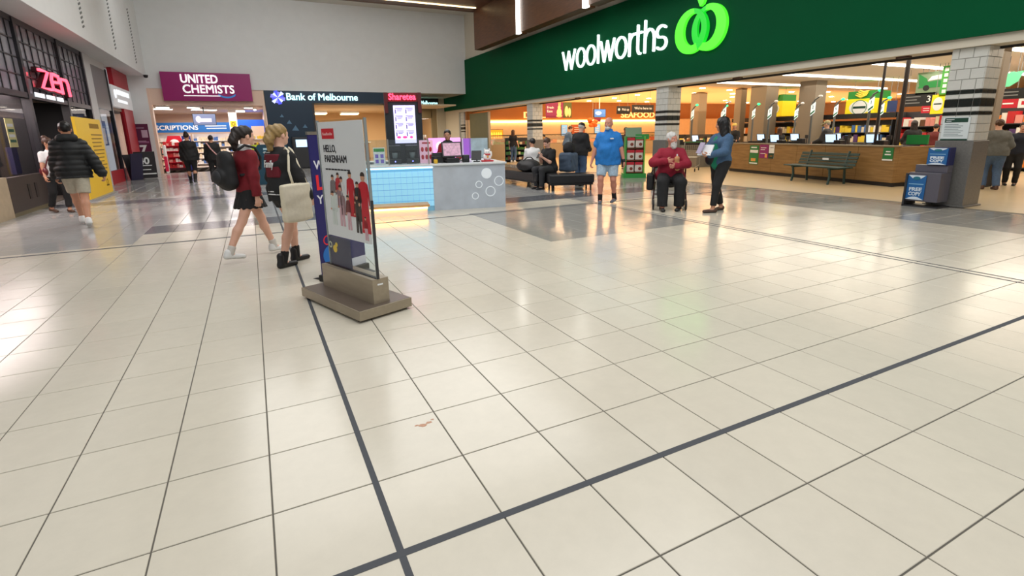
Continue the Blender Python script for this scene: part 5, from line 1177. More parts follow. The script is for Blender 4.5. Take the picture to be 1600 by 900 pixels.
    if hs < .013:
        for x in (-1, 1):
            for r, off, mi in ((.0125, 0, 1), (.0075, .0078, 2)):
                b = MB().ell((x * .031, .0795 + off, .004), (r, r * .8, r), 10, 6)
                q4 = [f if len(f) == 4 else None for f in b.f]; parts.append((np.array([hx(v) for v in b.v]), np.array([f for f in b.f if len(f) == 4]), mi))
    for i, (w, e, sg) in enumerate(zip(wr, el, (-1, 1))):
        d_ = w - e; d_ /= np.linalg.norm(d_); pn = f32(palms[i]) if palms and palms[i] is not None else f32((-sg, .1, 0))
        pn = pn - d_ * (pn @ d_); pn /= np.linalg.norm(pn); sd = np.cross(d_, pn) ; cu = curl[i]
        # thumb towards the front / up
        th = sd if (sd @ f32((0, 1, .35))) > 0 else -sd
        kn = w + d_ * .085
        def fdir(a): return d_ * math.cos(a) + pn * math.sin(a)
        chains = []
        for k, (o, ln) in enumerate(((.030, .07), (.010, .078), (-.010, .072), (-.029, .056))):
            b0 = kn + th * o; a1 = .25 + cu * .7 + .06 * k; b1 = b0 + fdir(a1) * ln * .5; b2 = b1 + fdir(a1 + .3 + cu * .9) * ln * .32; b3 = b2 + fdir(a1 + .6 + cu * 1.5) * ln * .26
            chains.append((b0, b1, b2, b3, .0092 if k < 3 else .0082))
        t0 = w + d_ * .025 + th * .026; t1 = t0 + (th * .7 + d_ * .6 + pn * .35) * .04; t2 = t1 + (th * .25 + d_ * .8 + pn * (.3 + .3 * cu)) * .036
        def f_hand(P):
            d = ecap(P, w + d_ * .02, kn - d_ * .008, (.026, .016), (.038, .0135), th); d = sm(d, cone(P, w - d_ * .03, w + d_ * .02, .028, .024), .02)
            for b0, b1, b2, b3, r in chains:
                d = sm(d, cone(P, b0 - d_ * .02, b1, r * 1.08, r), .006); d = np.minimum(d, cone(P, b1, b2, r, r * .92)); d = np.minimum(d, cone(P, b2, b3, r * .92, r * .8))
            d = sm(d, cone(P, t0 - th * .012, t1, .014, .0115), .01); return np.minimum(d, cone(P, t1, t2, .0112, .0095))
        aa = np.array([w, kn, t2] + [c[3] for c in chains] + [c[1] for c in chains]); V, Q = surfnet(f_hand, aa.min(0) - .045, aa.max(0) + .045, hr / s); parts.append((V, Q, 0))
    VV = []; QQ = []; MI = []; off = 0
    for V, Q, mi in parts:
        VV.append(V); QQ.append(Q + off); off += len(V); MI.append(np.full(len(Q), mi) if np.isscalar(mi) else mi)
    link('body', mesh_np('body', np.concatenate(VV) * s, np.concatenate(QQ), [skn, M_eyew, M_eyed, M_lip], np.concatenate(MI)), t)
    def part(name, fn, lo, hi, m, r=res, parent=t, mi=None, mats=None):
        V, Q = surfnet(fn, lo, hi, r / s)
        return link(name, mesh_np(name, V * s, Q, mats or m, mi(V[Q].mean(1)) if mi and len(Q) else None), parent)
    # ---------------- top
    if top:
        th = top.get('thick', .016); sl = top.get('sleeve', 1.0); hem = top.get('hem', .06); bl = belly; nk = top.get('neck', .0)
        def f_top(P):
            wl = .158 * g + th + top.get('flare', 0)
            if bottom and bottom['kind'] != 'skirt' and hem > .03: wl = max(wl, .188 * g + bottom.get('thick', .014) + .022)
            lowp = pel - up * hem * .6 if seat is None else pel - up * min(hem, .02)
            d = ecap(P, lowp - up * .1, pel + up * .03, (wl, .115 * g + th + bl * .6), (wl - .004, .115 * g + th + bl * .65), side)
            d = sm(d, ecap(P, pel + up * .03, waist, (wl - .004, .115 * g + th + bl * .65), (.138 * g + th, .10 * g + th + bl * .7), side), .03)
            d = sm(d, ecap(P, waist, chest, (.135 * g + th, .098 * g + th), (.158 * g + th, .11 * g + th), side), .06)
            if bl: d = sm(d, ellip(P, waist + fwd * (.05 * g) + up * .02, (.15 * g + th, .09 * g + bl + th, .17)), .07)
            if top.get('bust'): 
                for x in (-1, 1): d = sm(d, ellip(P, chest + side * .07 * x + fwd * .085 * g - up * .02, (.062, .055, .06)), .04)
            d = sm(d, ecap(P, chest, nb - up * .045, (.145 * g + th, .105 + th), (.07 + th * .6, .066 + th * .5), side), .07)
            for sh, e, w in zip((shL, shR), el, wr):
                if sl > 0:
                    f = min(sl / .53, 1.0); en = sh + (e - sh) * f; d = sm(d, cone(P, sh, en, .054 * (.7 + .3 * g) + th * .9, (.054 - .010 * f) * (.7 + .3 * g) + th), .045)
                    if sl > .55:
                        f2 = (sl - .53) / .47; w2 = e + (w - e) * min(f2, 1) * .97; d = sm(d, cone(P, e, w2, .046 * (.7 + .3 * g) + th, .034 + th), .025)
            cut = (P - (nb + up * (-.01 + nk))) @ up; d = np.maximum(d, cut - .02)
            d = np.maximum(d, -((P - (lowp - up * .05)) @ up))
            if top.get('puff'):
                z = (P - pel) @ up; d = d - top['puff'] * np.abs(np.sin(z * PI / .085)) ** .6
            return d + folds(P, top.get('fold', .006), top.get('seed', 1.0))
        part('top', f_top, lo, hi, top['m'])
        if top.get('collar'):
            def f_col(P): 
                d = np.abs(ecap(P, nb - up * .03, nb + up * .035, (.085, .078), (.07, .066), side)) - .007; zz = (P - nb) @ up; return np.maximum(np.maximum(d, zz - .045), -zz - .045)
            part('collar', f_col, nb - .14, nb + .14, top['collar'], r=.009)
        if top.get('hood'):
            def f_hood(P): return sm(ecap(P, nb - fwd * .07 - side * .09, nb - fwd * .07 + side * .09, (.06, .06), (.06, .06), up), ecap(P, nb - fwd * .02 - side * .07 + up * .02, nb - fwd * .02 + side * .07 + up * .02, (.05, .07), (.05, .07), up), .05) + folds(P, .006)
            part('hood', f_hood, nb - .25, nb + .25, top['m'])
    # ---------------- trousers, shorts, skirt
    if bottom:
        kd = bottom['kind']; th = bottom.get('thick', .014); ln = bottom.get('len', 1.0)
        def f_bot(P):
            d = ecap(P, pel - up * .04, waist - up * .02, (.158 * g + th, .115 * g + th + belly * .25), (.135 * g + th, .1 * g + th + belly * .4), side)
            if kd == 'skirt':
                b = pel - f32((0, 0, ln)); q = ecap(P, pel - up * .03, b, (.16 * g + th, .12 * g + th), (.20 * g + th, .20 * g + th), side); q = np.maximum(q, b[2] - P[:, 2]); d = sm(d, q, .03)
                an = np.arctan2(P[:, 1], P[:, 0]); d = d + .006 * np.sin(an * 16) * np.clip((pel[2] - P[:, 2]) / .25, 0, 1)
            else:
                for hp, k, a in zip((hipL, hipR), knees, anks):
                    f = min(ln / .5, 1); e = hp + (k - hp) * f; r1 = .094 * g + th; r2 = (.094 * g + th) * (1 - f) + (bottom.get('knee', .064) * (.7 + .3 * g) + th) * f
                    c = cone(P, hp, e, r1, r2)
                    if ln <= .5: ax = (e - hp) / np.linalg.norm(e - hp); c = np.maximum(c, (P - e) @ ax)
                    d = sm(d, c, .045)
                    if ln > .5:
                        f2 = (ln - .5) / .5; e2 = k + (a - k) * f2 * (1.0 if not bottom.get('crop') else .88); c = cone(P, k, e2, bottom.get('knee', .064) * (.7 + .3 * g) + th, bottom.get('cuff', .05) + th); ax = (e2 - k) / np.linalg.norm(e2 - k); c = np.maximum(c, (P - e2) @ ax - .005); d = sm(d, c, .025)
            d = np.maximum(d, (P - (waist + up * .0)) @ up)
            return d + folds(P, bottom.get('fold', .005), 2.0)
        part({'skirt': 'skirt', 'shorts': 'shorts'}.get(kd, 'trousers'), f_bot, lo, hi, bottom['m'])
    # ---------------- shoes and socks
    if shoes:
        for i, ((fx, fy, lift, yaw), a, k) in enumerate(zip(feet, anks, knees)):
            Rz = rotz3(-yaw); pit = math.atan2(lift, .22)
            def f_sh(P):
                p = ((P - (a - f32((0, 0, .085)))) @ Rz) @ rotx3(-pit)
                d = ecap(p, (0, -.045, .035), (0, .165, .028), (.040, .042), (.040, .032), (1, 0, 0)); d = sm(d, cone(p, (0, -.03, .05), (0, -.03, .05 + shoes.get('high', .035)), .044, .046), .03)
                return np.maximum(d, .001 - p[:, 2])
            o = part('shoe', f_sh, a - .22, a + .24, shoes['m'], r=min(res, .011), mats=[shoes['m'], shoes.get('sole', shoes['m'])], mi=lambda c, a=a, Rz=Rz, pit=pit: ((((c - (a - f32((0, 0, .085)))) @ Rz) @ rotx3(-pit))[:, 2] < .018).astype(int))
            if socks:
                part('sock', lambda P: np.maximum(cone(P, a - f32((0, 0, .03)), a + (k - a) * socks[1], .045, .05), (P - (a + (k - a) * socks[1])) @ ((k - a) / np.linalg.norm(k - a))), a - .12, a + .25, socks[0], r=min(res, .012))
    # ---------------- hair, beard, cap
    if hair:
        st = hair['style']
        def f_hair(P):
            p = (P - hd_c) @ R; d = ellip(p, (0, -.016, .04), (.086, .105, .099)); face = ellip(p, (0, .13, -.035 + hair.get('line', 0)), (.07, .10, .105)); d = np.maximum(d, -face)
            low = -.045 if st != 'bald' else .0
            d = np.maximum(d, low - p[:, 2] - .4 * np.clip(-p[:, 1] - .02, 0, .1))
            if st == 'cap':
                d = np.maximum(ellip(p, (0, -.01, .05), (.09, .108, .085)), .03 - p[:, 2]); d = np.minimum(d, np.maximum(ellip(p, (0, .085, .035), (.075, .1, .02)), -.02 - p[:, 1] + .03))
            if st == 'tail':
                c = (0, -.10, .075); d = sm(d, ellip(p, c, (.045, .05, .05)), .03); d = sm(d, cone(p, (0, -.125, .06), (.01, -.165, -.05), .045, .055), .03); d = sm(d, cone(p, (.01, -.165, -.05), (0, -.15, -.16), .055, .03), .03)
            if st == 'bun': d = sm(d, ellip(p, (0, -.06, .13), (.055, .055, .05)), .02)
            if st == 'long':
                vo = hair.get('vol', 0); q = ecap(p, (0, -.04, .03), (0, -.05, -.22), (.093 + vo, .08 + vo), (.105 + vo, .065 + vo), (1, 0, 0)); q = np.maximum(q, -ellip(p, (0, .13, -.08), (.068, .12, .2))); d = sm(d, q, .03)
            if st == 'bald': d = np.maximum(d, p[:, 2] - .035)
            return d + hair.get('rough', .004) * np.sin(70 * p[:, 0] + 40 * p[:, 2]) * np.sin(65 * p[:, 1] + 30 * p[:, 2])
        part('hair' if st != 'cap' else 'cap', f_hair, hd_c - .34, hd_c + .26, hair['m'], r=max(hs, .008))
        if st == 'cap' and hair.get('under'):
            part('hair', lambda P: (lambda p: np.maximum(np.maximum(ellip(p, (0, -.016, .03), (.084, .102, .095)), p[:, 2] - .035), np.maximum(-ellip(p, (0, .13, -.035), (.07, .10, .12)), -.05 - p[:, 2])))((P - hd_c) @ R), hd_c - .2, hd_c + .2, hair['under'], r=max(hs, .008))
    if beard:
        def f_beard(P):
            p = (P - hd_c) @ R; d = ellip(p, (0, .045, -.085), (.056, .06, .05 + beard.get('len', 0))); d = sm(d, ellip(p, (0, .06, -.11 - beard.get('len', 0)), (.04, .04, .035)), .03); d = sm(d, ellip(p, (0, .088, -.048), (.034, .014, .009)), .01)
            d = np.maximum(d, -ellip(p, (0, .10, -.060), (.018, .03, .007))); return d + .003 * np.sin(110 * p[:, 0]) * np.sin(90 * p[:, 2])
        part('beard', f_beard, hd_c - .2, hd_c + .16, beard['m'], r=max(hs, .007))
    J = dict(t=t, s=s, pel=pel, waist=waist, chest=chest, nb=nb, up=up, fwd=fwd, side=side, el=el, wr=wr, hd=hd_c, R=R, shL=shL, shR=shR, knees=knees, anks=anks, part=part, lo=lo, hi=hi)
    if extra: extra(J)
    return J
def world_of(J, p):
    """figure coordinates -> world"""
    t = J['t']; M = Matrix.Translation(t.location) @ Matrix.Rotation(t.rotation_euler.z, 4, 'Z'); return M @ Vector([float(v) * J['s'] for v in p])
def carried(J, name, label, cat, mb_or_none=None):
    """a separate thing carried by the figure, in the figure's frame"""
    return thing(name, label, cat, tuple(J['t'].location), J['t'].rotation_euler.z)
def blob(t, name, fn, lo, hi, m, r, s=1.0):
    V, Q = surfnet(fn, lo, hi, r); return link(name, mesh_np(name, V * s, Q, m), t)
# ================================================================== the people
C_blk = cloth('black', (26, 26, 28)); C_char = cloth('charcoal', (46, 47, 50)); C_red = cloth('crimson', (120, 16, 30)); C_white = cloth('white', (226, 226, 226)); C_navy = cloth('inkblue', (30, 36, 52))
C_denim = cloth('denim', (72, 96, 128), .15); C_ldenim = cloth('light_denim', (168, 190, 208), .18); C_blue = cloth('polo_blue', (34, 122, 200)); C_wine = cloth('wine', (146, 20, 46)); C_beige = cloth('stone', (186, 178, 158)); C_grey = cloth('heather', (96, 98, 96)); C_tan = cloth('tan', (150, 122, 90)); C_sky = cloth('skyblue', (90, 116, 146)); C_jade = cloth('jade', (16, 128, 96)); C_dj = cloth('denim_jacket', (62, 92, 124), .18)
H_dk = mat('hair_dark', (34, 24, 20), .5, var=.2, scale=40); H_bk = mat('hair_black', (16, 14, 15), .4, var=.2, scale=40); H_bn = mat('hair_brown', (74, 48, 32), .5, var=.2, scale=40); H_bl = mat('hair_blonde', (150, 122, 74), .5, var=.25, scale=40); H_gy = mat('hair_white', (206, 204, 200), .6, var=.12, scale=40); H_sg = mat('hair_grey', (150, 144, 138), .6, var=.15, scale=40)
S_white = mat('sneaker_white', (230, 230, 228), .5); S_blk = mat('shoe_black', (26, 25, 26), .45); S_grey = mat('shoe_grey', (92, 96, 106), .6); S_sole = mat('sole_pale', (200, 200, 196), .6); S_brown = mat('shoe_brown', (80, 56, 44), .5)

# girl in red jumper, walking right, black backpack
hd = (.886, .464)
def red_extra(J):
    b = carried(J, 'backpack', 'black school backpack on the girl in the red jumper', 'backpack'); s = J['s']; c = J['chest'] - J['fwd'] * .25 - J['up'] * .1; M_bp = mat('backpack_black', (24, 24, 26), .7, var=.1, scale=20, bump=.1)
    def f(P):
        d = ecap(P, c - f32((0, 0, .17)), c + f32((0, 0, .14)), (.16, .11), (.135, .085), J['side']); d = sm(d, ellip(P, c - f32((0, .10, .1)), (.12, .06, .11)), .03); return d + folds(P, .006)
    blob(b, 'pack', f, c - .33, c + .33, M_bp, .013, s)
    blob(b, 'front_pocket', lambda P: ellip(P, c - f32((0, .125, .1)), (.1, .055, .09)), c - .3, c + .2, mat('backpack_grey', (40, 40, 43), .7), .012, s)
    for x in (-1, 1):
        q = [J['chest'] + J['side'] * .11 * x + J['fwd'] * y + J['up'] * z for y, z in ((-.14, .14), (-.05, .20), (.08, .17), (.145, .05), (.13, -.10), (.02, -.16), (-.14, -.18))]
        MB().tube([tuple(v * s) for v in q], .016, 8).build('strap', M_bp, b, smooth=True)
person('girl in dark red jumper and black skirt walking, white shoes', (-.40, 5.42, 0), hd, 1.60, .95, feet=((-.07, .34, .0, 0), (.07, -.37, .03, 0)), hands=((-.22, .20, .86), (.25, -.02, .83)), lean=(0, .05), head=(.05, -.02),
       top=dict(m=C_red, hem=.06, fold=.007, thick=.022, collar=mat('collar_white', (236, 236, 236), .6), bust=True), bottom=dict(kind='skirt', m=C_blk, len=.25), shoes=dict(m=S_white, sole=S_sole), socks=(mat('sock_white', (210, 205, 198), .8), .22), hair=dict(style='tail', m=H_dk, rough=.008), skn=SKF, extra=red_extra)
# girl in black varsity jacket with tote bag
def var_extra(J):
    s = J['s']; t = J['t']
    def blk(pts, m, nm, off): 
        pass
    # maroon back panel with white lettering, laid on the jacket back
    def f_pan(P):
        q = P - J['chest'] + J['up'] * .05; z = q @ J['up']; d = ecap(P, J['waist'], J['chest'] + J['up'] * .1, (.18, .14), (.19, .152), J['side']) - .01
        return np.maximum(np.maximum(d, np.abs(z) - .14), np.maximum(q @ J['fwd'] + .06, np.abs(q[:, 0]) - .125))
    J['part']('back_panel', f_pan, J['chest'] - .36, J['chest'] + .3, cloth('maroon', (104, 14, 32)), r=.011)
    me = text_mesh('Family', .11, .003, .002, .3, 'CENTER', .55); me.materials.clear(); me.materials.append(C_white); yb = -.158 * 1.0
    o = link('lettering', me, t, loc=(0, (J['chest'] - J['fwd'] * .166)[1] * s, (J['chest'][2] - .06) * s), rot=(PI / 2, 0, 0))
    me = text_mesh('- - - - -', .05, .003, .002, 0, 'CENTER', .8); me.materials.clear(); me.materials.append(mat('letter_grey', (170, 170, 170), .7)); link('lettering', me, t, loc=(0, (J['chest'] - J['fwd'] * .170)[1] * s, (J['chest'][2] + .105) * s), rot=(PI / 2, 0, 0))
    def stripe(z, nm='stripe'):
        c = J['pel'] + J['up'] * z
        def f(P): return np.maximum(np.abs(ecap(P, J['pel'] - J['up'] * .1, J['waist'], (.196, .154), (.174, .136), J['side'])) - .008, np.abs((P - c) @ J['up']) - .009)
        J['part'](nm, f, c - .26, c + .26, C_white, r=.010)
    stripe(-.035); stripe(.0)
    b = carried(J, 'tote_bag', 'cream canvas tote bag on the shoulder of the girl in black jacket', 'bag'); M_ct = mat('canvas', (222, 212, 188), .85, var=.05, scale=30, bump=.2)
    c = f32((.31, -.05, .82)); Rb = rotz3(.1)
    def f(P):
        p = (P - c) @ Rb; d = np.linalg.norm(np.maximum(np.abs(p) - f32((.022, .185 - 0, .2)), 0), axis=1) - .022; d = d - .02 * np.clip(1 - (np.abs(p[:, 1]) / .2) ** 2, 0, 1) * np.clip(.5 - p[:, 2] * 2, 0, 1); return d + folds(P, .008, 4)
    blob(b, 'bag', f, c - .3, c + .3, M_ct, .013, s)
    sh = J['shR'] + J['up'] * .075
    for dy in (-.1, .1): MB().tube([tuple(f32(v) * s) for v in ((.315, dy + .03, 1.0), (.27, dy * .8 + .0, 1.2), tuple(sh + f32((.05, dy * .25, -.02))), tuple(sh + f32((.0, dy * .25, .012))), tuple(sh + f32((-.02, dy * .3, -.03))))], .013, 8).build('handle', M_ct, b, smooth=True)
person('girl in black varsity jacket carrying a cream tote bag', (-.04, 4.83, 0), (.84, .54), 1.60, 1.0, feet=((-.08, .17, 0, 0), (.08, -.14, .0, 0)), hands=((-.24, .12, .86), (.29, .16, .85)), lean=(0, .03), head=(.0, 0),
       top=dict(m=C_blk, hem=.12, thick=.03, fold=.009, flare=.01), bottom=dict(kind='shorts', m=C_blk, len=.2, thick=.02), shoes=dict(m=S_blk, high=.10), socks=(C_blk, .30), hair=dict(style='tail', m=H_bl, rough=.008), skn=SKF, extra=var_extra)
# man in black padded jacket
person('man in black padded jacket and stone shorts walking away, white shoes', (-3.08, 9.75, 0), (-.22, .97), 1.80, .95, feet=((-.02, .36, .0, .05), (.06, -.30, .06, -.05)), hands=((-.24, .14, .84), (.38, -.06, .84)), lean=(0, .06), elbow=((-.8, -1, 0), (.9, -.6, 0)),
       top=dict(m=mat('puffer_black', (11, 14, 16), .6, var=.1, scale=20), hem=.10, thick=.034, puff=.014, fold=.004, hood=True, neck=.03), bottom=dict(kind='shorts', m=C_beige, len=.42, thick=.024), shoes=dict(m=S_white, sole=S_sole), hair=dict(style='short', m=H_bk), skn=SKM, res=.014)
# woman in white tee
def wt_extra(J):
    b = carried(J, 'shoulder_bag', 'dark red shoulder bag of the woman in white tee', 'bag'); s = J['s']; c = f32((.2, .04, .98)); m = mat('bag_wine', (96, 26, 30), .5)
    blob(b, 'bag', lambda P: ellip(P, c, (.06, .15, .11)), c - .22, c + .22, m, .014, s); MB().tube([tuple(f32(v) * s) for v in ((.2, .12, 1.05), (.12, .16, 1.3), (-.02, .12, 1.47), (-.08, 0, 1.5), (0, -.13, 1.35), (.18, -.08, 1.05))], .012, 6).build('strap', m, b)
person('woman in white tee and black trousers before the dark doorway', (-4.05, 12.35, 0), (.62, -.78), 1.56, .95, feet=((-.1, .16, 0, .1), (.1, -.18, .03, -.1)), hands=((-.22, .02, .80), (.24, .14, .86)), head=(-.5, 0), top=dict(m=C_white, sleeve=.3, hem=.06, bust=True), bottom=dict(kind='trousers', m=C_blk, crop=True), shoes=dict(m=S_brown, high=.0), hair=dict(style='bun', m=H_bn), skn=SKM, res=.016, extra=wt_extra)
# two people walking into the pharmacy
person('person in loose black top and leggings walking into the pharmacy', (-2.2, 18.9, 0), (.05, 1), 1.70, 1.15, feet=((-.09, .18, 0, 0), (.09, -.14, .04, 0)), top=dict(m=C_blk, hem=.14, thick=.03, fold=.012), bottom=dict(kind='trousers', m=C_blk, knee=.055, cuff=.035), shoes=dict(m=S_blk, sole=S_white), hair=dict(style='bun', m=H_dk), skn=SKM, res=.018)
def sash_extra(J): MB().tube([tuple(v * J['s']) for v in (J['shL'] + J['up'] * .09, J['chest'] + J['up'] * .1 - J['side'] * .09 - J['fwd'] * .175, J['chest'] - J['up'] * .06 - J['fwd'] * .2, J['waist'] + J['side'] * .12 - J['fwd'] * .17, J['pel'] + J['side'] * .22)], .02, 6).build('strap', mat('strap_pink', (222, 170, 170), .6), J['t'])
person('person in black with pale pink shoulder strap entering the pharmacy', (-1.5, 18.8, 0), (.1, 1), 1.6, 1.1, feet=((-.09, -.12, .03, 0), (.09, .16, 0, 0)), top=dict(m=C_blk, hem=.1, thick=.04), bottom=dict(kind='trousers', m=C_blk), shoes=dict(m=S_blk), hair=dict(style='short', m=H_dk), skn=SKM, res=.018, extra=sash_extra)
person('shop assistant in dark clothes behind the pharmacy gate', (-4.3, 27.6, 0), (.6, -.8), 1.62, 1.0, top=dict(m=C_char, hem=.06), bottom=dict(kind='trousers', m=C_blk), shoes=dict(m=S_blk), hair=dict(style='short', m=H_bk), skn=SKM, res=.022)
# kiosk attendant
person('kiosk attendant in black apron and red sleeves behind the till', kp(-1.0, .95, 0), (-.45, -.9), 1.56, .95, hands=((-.2, .28, 1.02), (.18, .30, 1.0)), palms=((0, -.2, -1), (0, -.2, -1)), top=dict(m=cloth('uniform_red', (150, 20, 36)), hem=.06, sleeve=1.0), bottom=dict(kind='trousers', m=C_blk), shoes=dict(m=S_blk), hair=dict(style='short', m=H_bk, line=.015), skn=SKM, res=.015,
       extra=lambda J: J['part']('apron', lambda P: np.maximum(np.maximum(ecap(P, J['pel'] - J['up'] * .3, J['chest'] + J['up'] * .08, (.17, .14), (.17, .136), J['side']) - .006, -((P - J['chest']) @ J['fwd']) + .03), np.abs(P[:, 0]) - .13), J['lo'], J['hi'], C_blk, r=.016))
# man in blue polo
def blue_extra(J):
    J['part']('pocket_card', lambda P: np.linalg.norm(np.maximum(np.abs(P - (J['chest'] + J['fwd'] * .20 - J['side'] * .1 + J['up'] * .02)) - f32((.035, .02, .012)), 0), axis=1) - .003, J['chest'] - .35, J['chest'] + .35, C_white, r=.01)
    J['part']('watch', lambda P: cone(P, J['wr'][0] - (J['wr'][0] - J['el'][0]) * .12, J['wr'][0] - (J['wr'][0] - J['el'][0]) * .02, .037, .037), J['wr'][0] - .1, J['wr'][0] + .1, S_blk, r=.009)
person('heavy bald man in bright blue polo shirt and denim shorts walking forward', (6.19, 7.02, 0), (-.72, -.69), 1.74, 1.14, feet=((-.13, -.07, .03, .15), (.13, .14, .0, -.15)), hands=((-.33, .05, .86), (.33, .08, .84)), elbow=((-.9, -.7, 0), (.9, -.7, 0)), head=(.25, 0), belly=.05,
       top=dict(m=C_blue, sleeve=.33, hem=.16, thick=.03, flare=.02, fold=.01, collar=C_blue), bottom=dict(kind='shorts', m=C_ldenim, len=.43, thick=.022), shoes=dict(m=S_grey, sole=S_sole), socks=(C_blk, .28), hair=None, beard=dict(m=H_gy, len=-.02), skn=SKR, res=.013, extra=blue_extra)
# old man on walker
def old_extra(J):
    b = carried(J, 'paper_bag', 'small brown paper bag with a bottle held by the seated man', 'bag'); s = J['s']; c = (J['wr'][0] + J['wr'][1]) * .5 * 0 + f32((-.10, .34, .80)) ; m = mat('kraft', (196, 140, 96), .8, var=.1, scale=20)
    blob(b, 'bag', lambda P: sm(ellip(P, c, (.06, .05, .09)), cone(P, c + f32((0, 0, .05)), c + f32((0.01, 0, .13)), .035, .045), .02) + folds(P, .008), c - .2, c + .22, m, .011, s)
    blob(b, 'bottle_neck', lambda P: cone(P, c + f32((0, 0, .1)), c + f32((.01, 0, .2)), .018, .013), c - .1, c + .28, mat('bottle_white', (220, 220, 220), .3), .009, s)
OLDH = (-.66, -.75)
JO = person('white bearded old man in dark red jumper seated on a walker', (6.78, 5.86, 0), OLDH, 1.78, 1.16, seat=.50, feet=((-.16, .42, 0, .25), (.13, .52, 0, -.1)), hands=((-.08, .36, .80), (.10, .30, .88)), palms=((.6, -.4, .2), (-.3, -1, 0)), curl=(.75, .3), elbow=((-1, -.4, -.2), (1, -.4, -.2)), lean=(0, .06), head=(-.75, .0), belly=.06,
       top=dict(m=C_wine, hem=.06, thick=.03, fold=.01), bottom=dict(kind='trousers', m=C_blk, thick=.028, cuff=.062, knee=.075), shoes=dict(m=S_blk), hair=dict(style='short', m=H_gy, line=.02, rough=.008), beard=dict(m=H_gy, len=.03), skn=SKR, res=.013, extra=old_extra)
# the walker he sits on
w = thing('walker', 'four wheeled walking frame with black seat under the old man', 'walker', (6.78, 5.86, 0), math.atan2(OLDH[1], OLDH[0]) - PI / 2); M_wf = mat('walker_frame', (70, 34, 34), .35, metal=.4)
MB().box(-.22, .22, -.15, .2, .44, .495).build('seat', S_blk, w, bevel=.02)
for x in (-1, 1):
    MB().tube([(x * .29, -.22, .92), (x * .29, -.2, .6), (x * .28, -.26, .16)], .014, 8).build('frame_tube', M_wf, w, smooth=True); MB().tube([(x * .26, -.18, .47), (x * .29, .2, .3), (x * .29, .34, .14)], .014, 8).build('frame_tube', M_wf, w, smooth=True)
    MB().cyl((x * .29, -.3, .93), (x * .29, -.12, .91), .02, n=10).build('handle', S_blk, w)
    for y in (-.28, .36): MB().tube([(x * .29, y + .1 * math.cos(a * PI / 9), .1 + .082 * math.sin(a * PI / 9)) for a in range(18)], .018, 8, True).build('wheel', S_blk, w, smooth=True); MB().cyl((x * .29 - .016, y, .1), (x * .29 + .016, y, .1), .075, n=16).build('hub', M_char, w)
MB().cyl((-.28, .22, .28), (.28, .22, .28), .012, n=8).build('cross_bar', M_wf, w); MB().tube([(-.28, -.2, .75), (-.15, -.28, .78), (.15, -.28, .78), (.28, -.2, .75)], .022, 8).build('back_strap', S_blk, w)
q = thing('side_bag', 'black bag hanging on the side of the walker', 'bag', (6.78, 5.86, 0), w.rotation_euler.z); c0 = f32((.36, .02, .5)); blob(q, 'bag', lambda P: np.linalg.norm(np.maximum(np.abs(P - c0) - f32((.03, .12, .12)), 0), axis=1) - .04, c0 - .25, c0 + .25, S_blk, .014); MB().tube([(.36, -.08, .62), (.32, -.05, .72), (.32, .05, .72), (.36, .1, .62)], .01, 6).build('strap', S_blk, q)
# woman in denim jacket
def dj_extra(J):
    b = carried(J, 'handbag', 'white magazine and purse held by the woman in denim jacket', 'papers'); s = J['s']; m1 = mat('paper_white2', (230, 230, 232), .5); c = f32((-.02, .36, 1.16))
    MB().cbox(tuple(c * s), (.26, .02, .2), rz=.3, rx=.5).build('magazine', m1, b); MB().tube([tuple(f32(v) * s) for v in ((.16, .30, 1.1), (.2, .3, 1.22), (.26, .26, 1.24), (.28, .22, 1.14))], .022, 8).build('purse_loop', m1, b, smooth=True); MB().cbox(tuple(f32((.08, .40, 1.2)) * s), (.16, .015, .2), rz=-.2, rx=.4).build('leaflet', mat('paper_lilac', (180, 170, 196), .5), b)
    J['part']('inner_top', lambda P: np.maximum(ecap(P, J['pel'] - J['up'] * .02, J['chest'], (.15, .17), (.14, .155), J['side']) - .01, np.maximum(.02 - (P - J['pel']) @ J['fwd'], np.abs(P[:, 0]) - .1)), J['lo'], J['hi'], C_jade, r=.014)
    J['part']('belt_bag', lambda P: ellip(P, J['pel'] + f32((.1, .16, .05)), (.13, .06, .12)), J['pel'] - .3, J['pel'] + .35, S_blk, r=.014)
person('woman with long black hair in denim jacket and black trousers', (7.13, 5.0, 0), (-.9, .15), 1.66, 1.14, feet=((-.11, .22, .0, .2), (.11, -.14, .0, -.25)), hands=((-.10, .33, 1.08), (.12, .32, 1.10)), palms=((.3, -.5, .6), (-.3, -.5, .6)), elbow=((-1, -.6, -.4), (1, -.6, -.4)), head=(.9, -.15),
       top=dict(m=C_dj, hem=.03, thick=.028, fold=.01, bust=True), bottom=dict(kind='trousers', m=C_blk, crop=True, cuff=.045, knee=.062), shoes=dict(m=S_brown, high=.0, sole=S_blk), hair=dict(style='long', m=H_bk, vol=.026), skn=SKM, res=.013, extra=dj_extra)
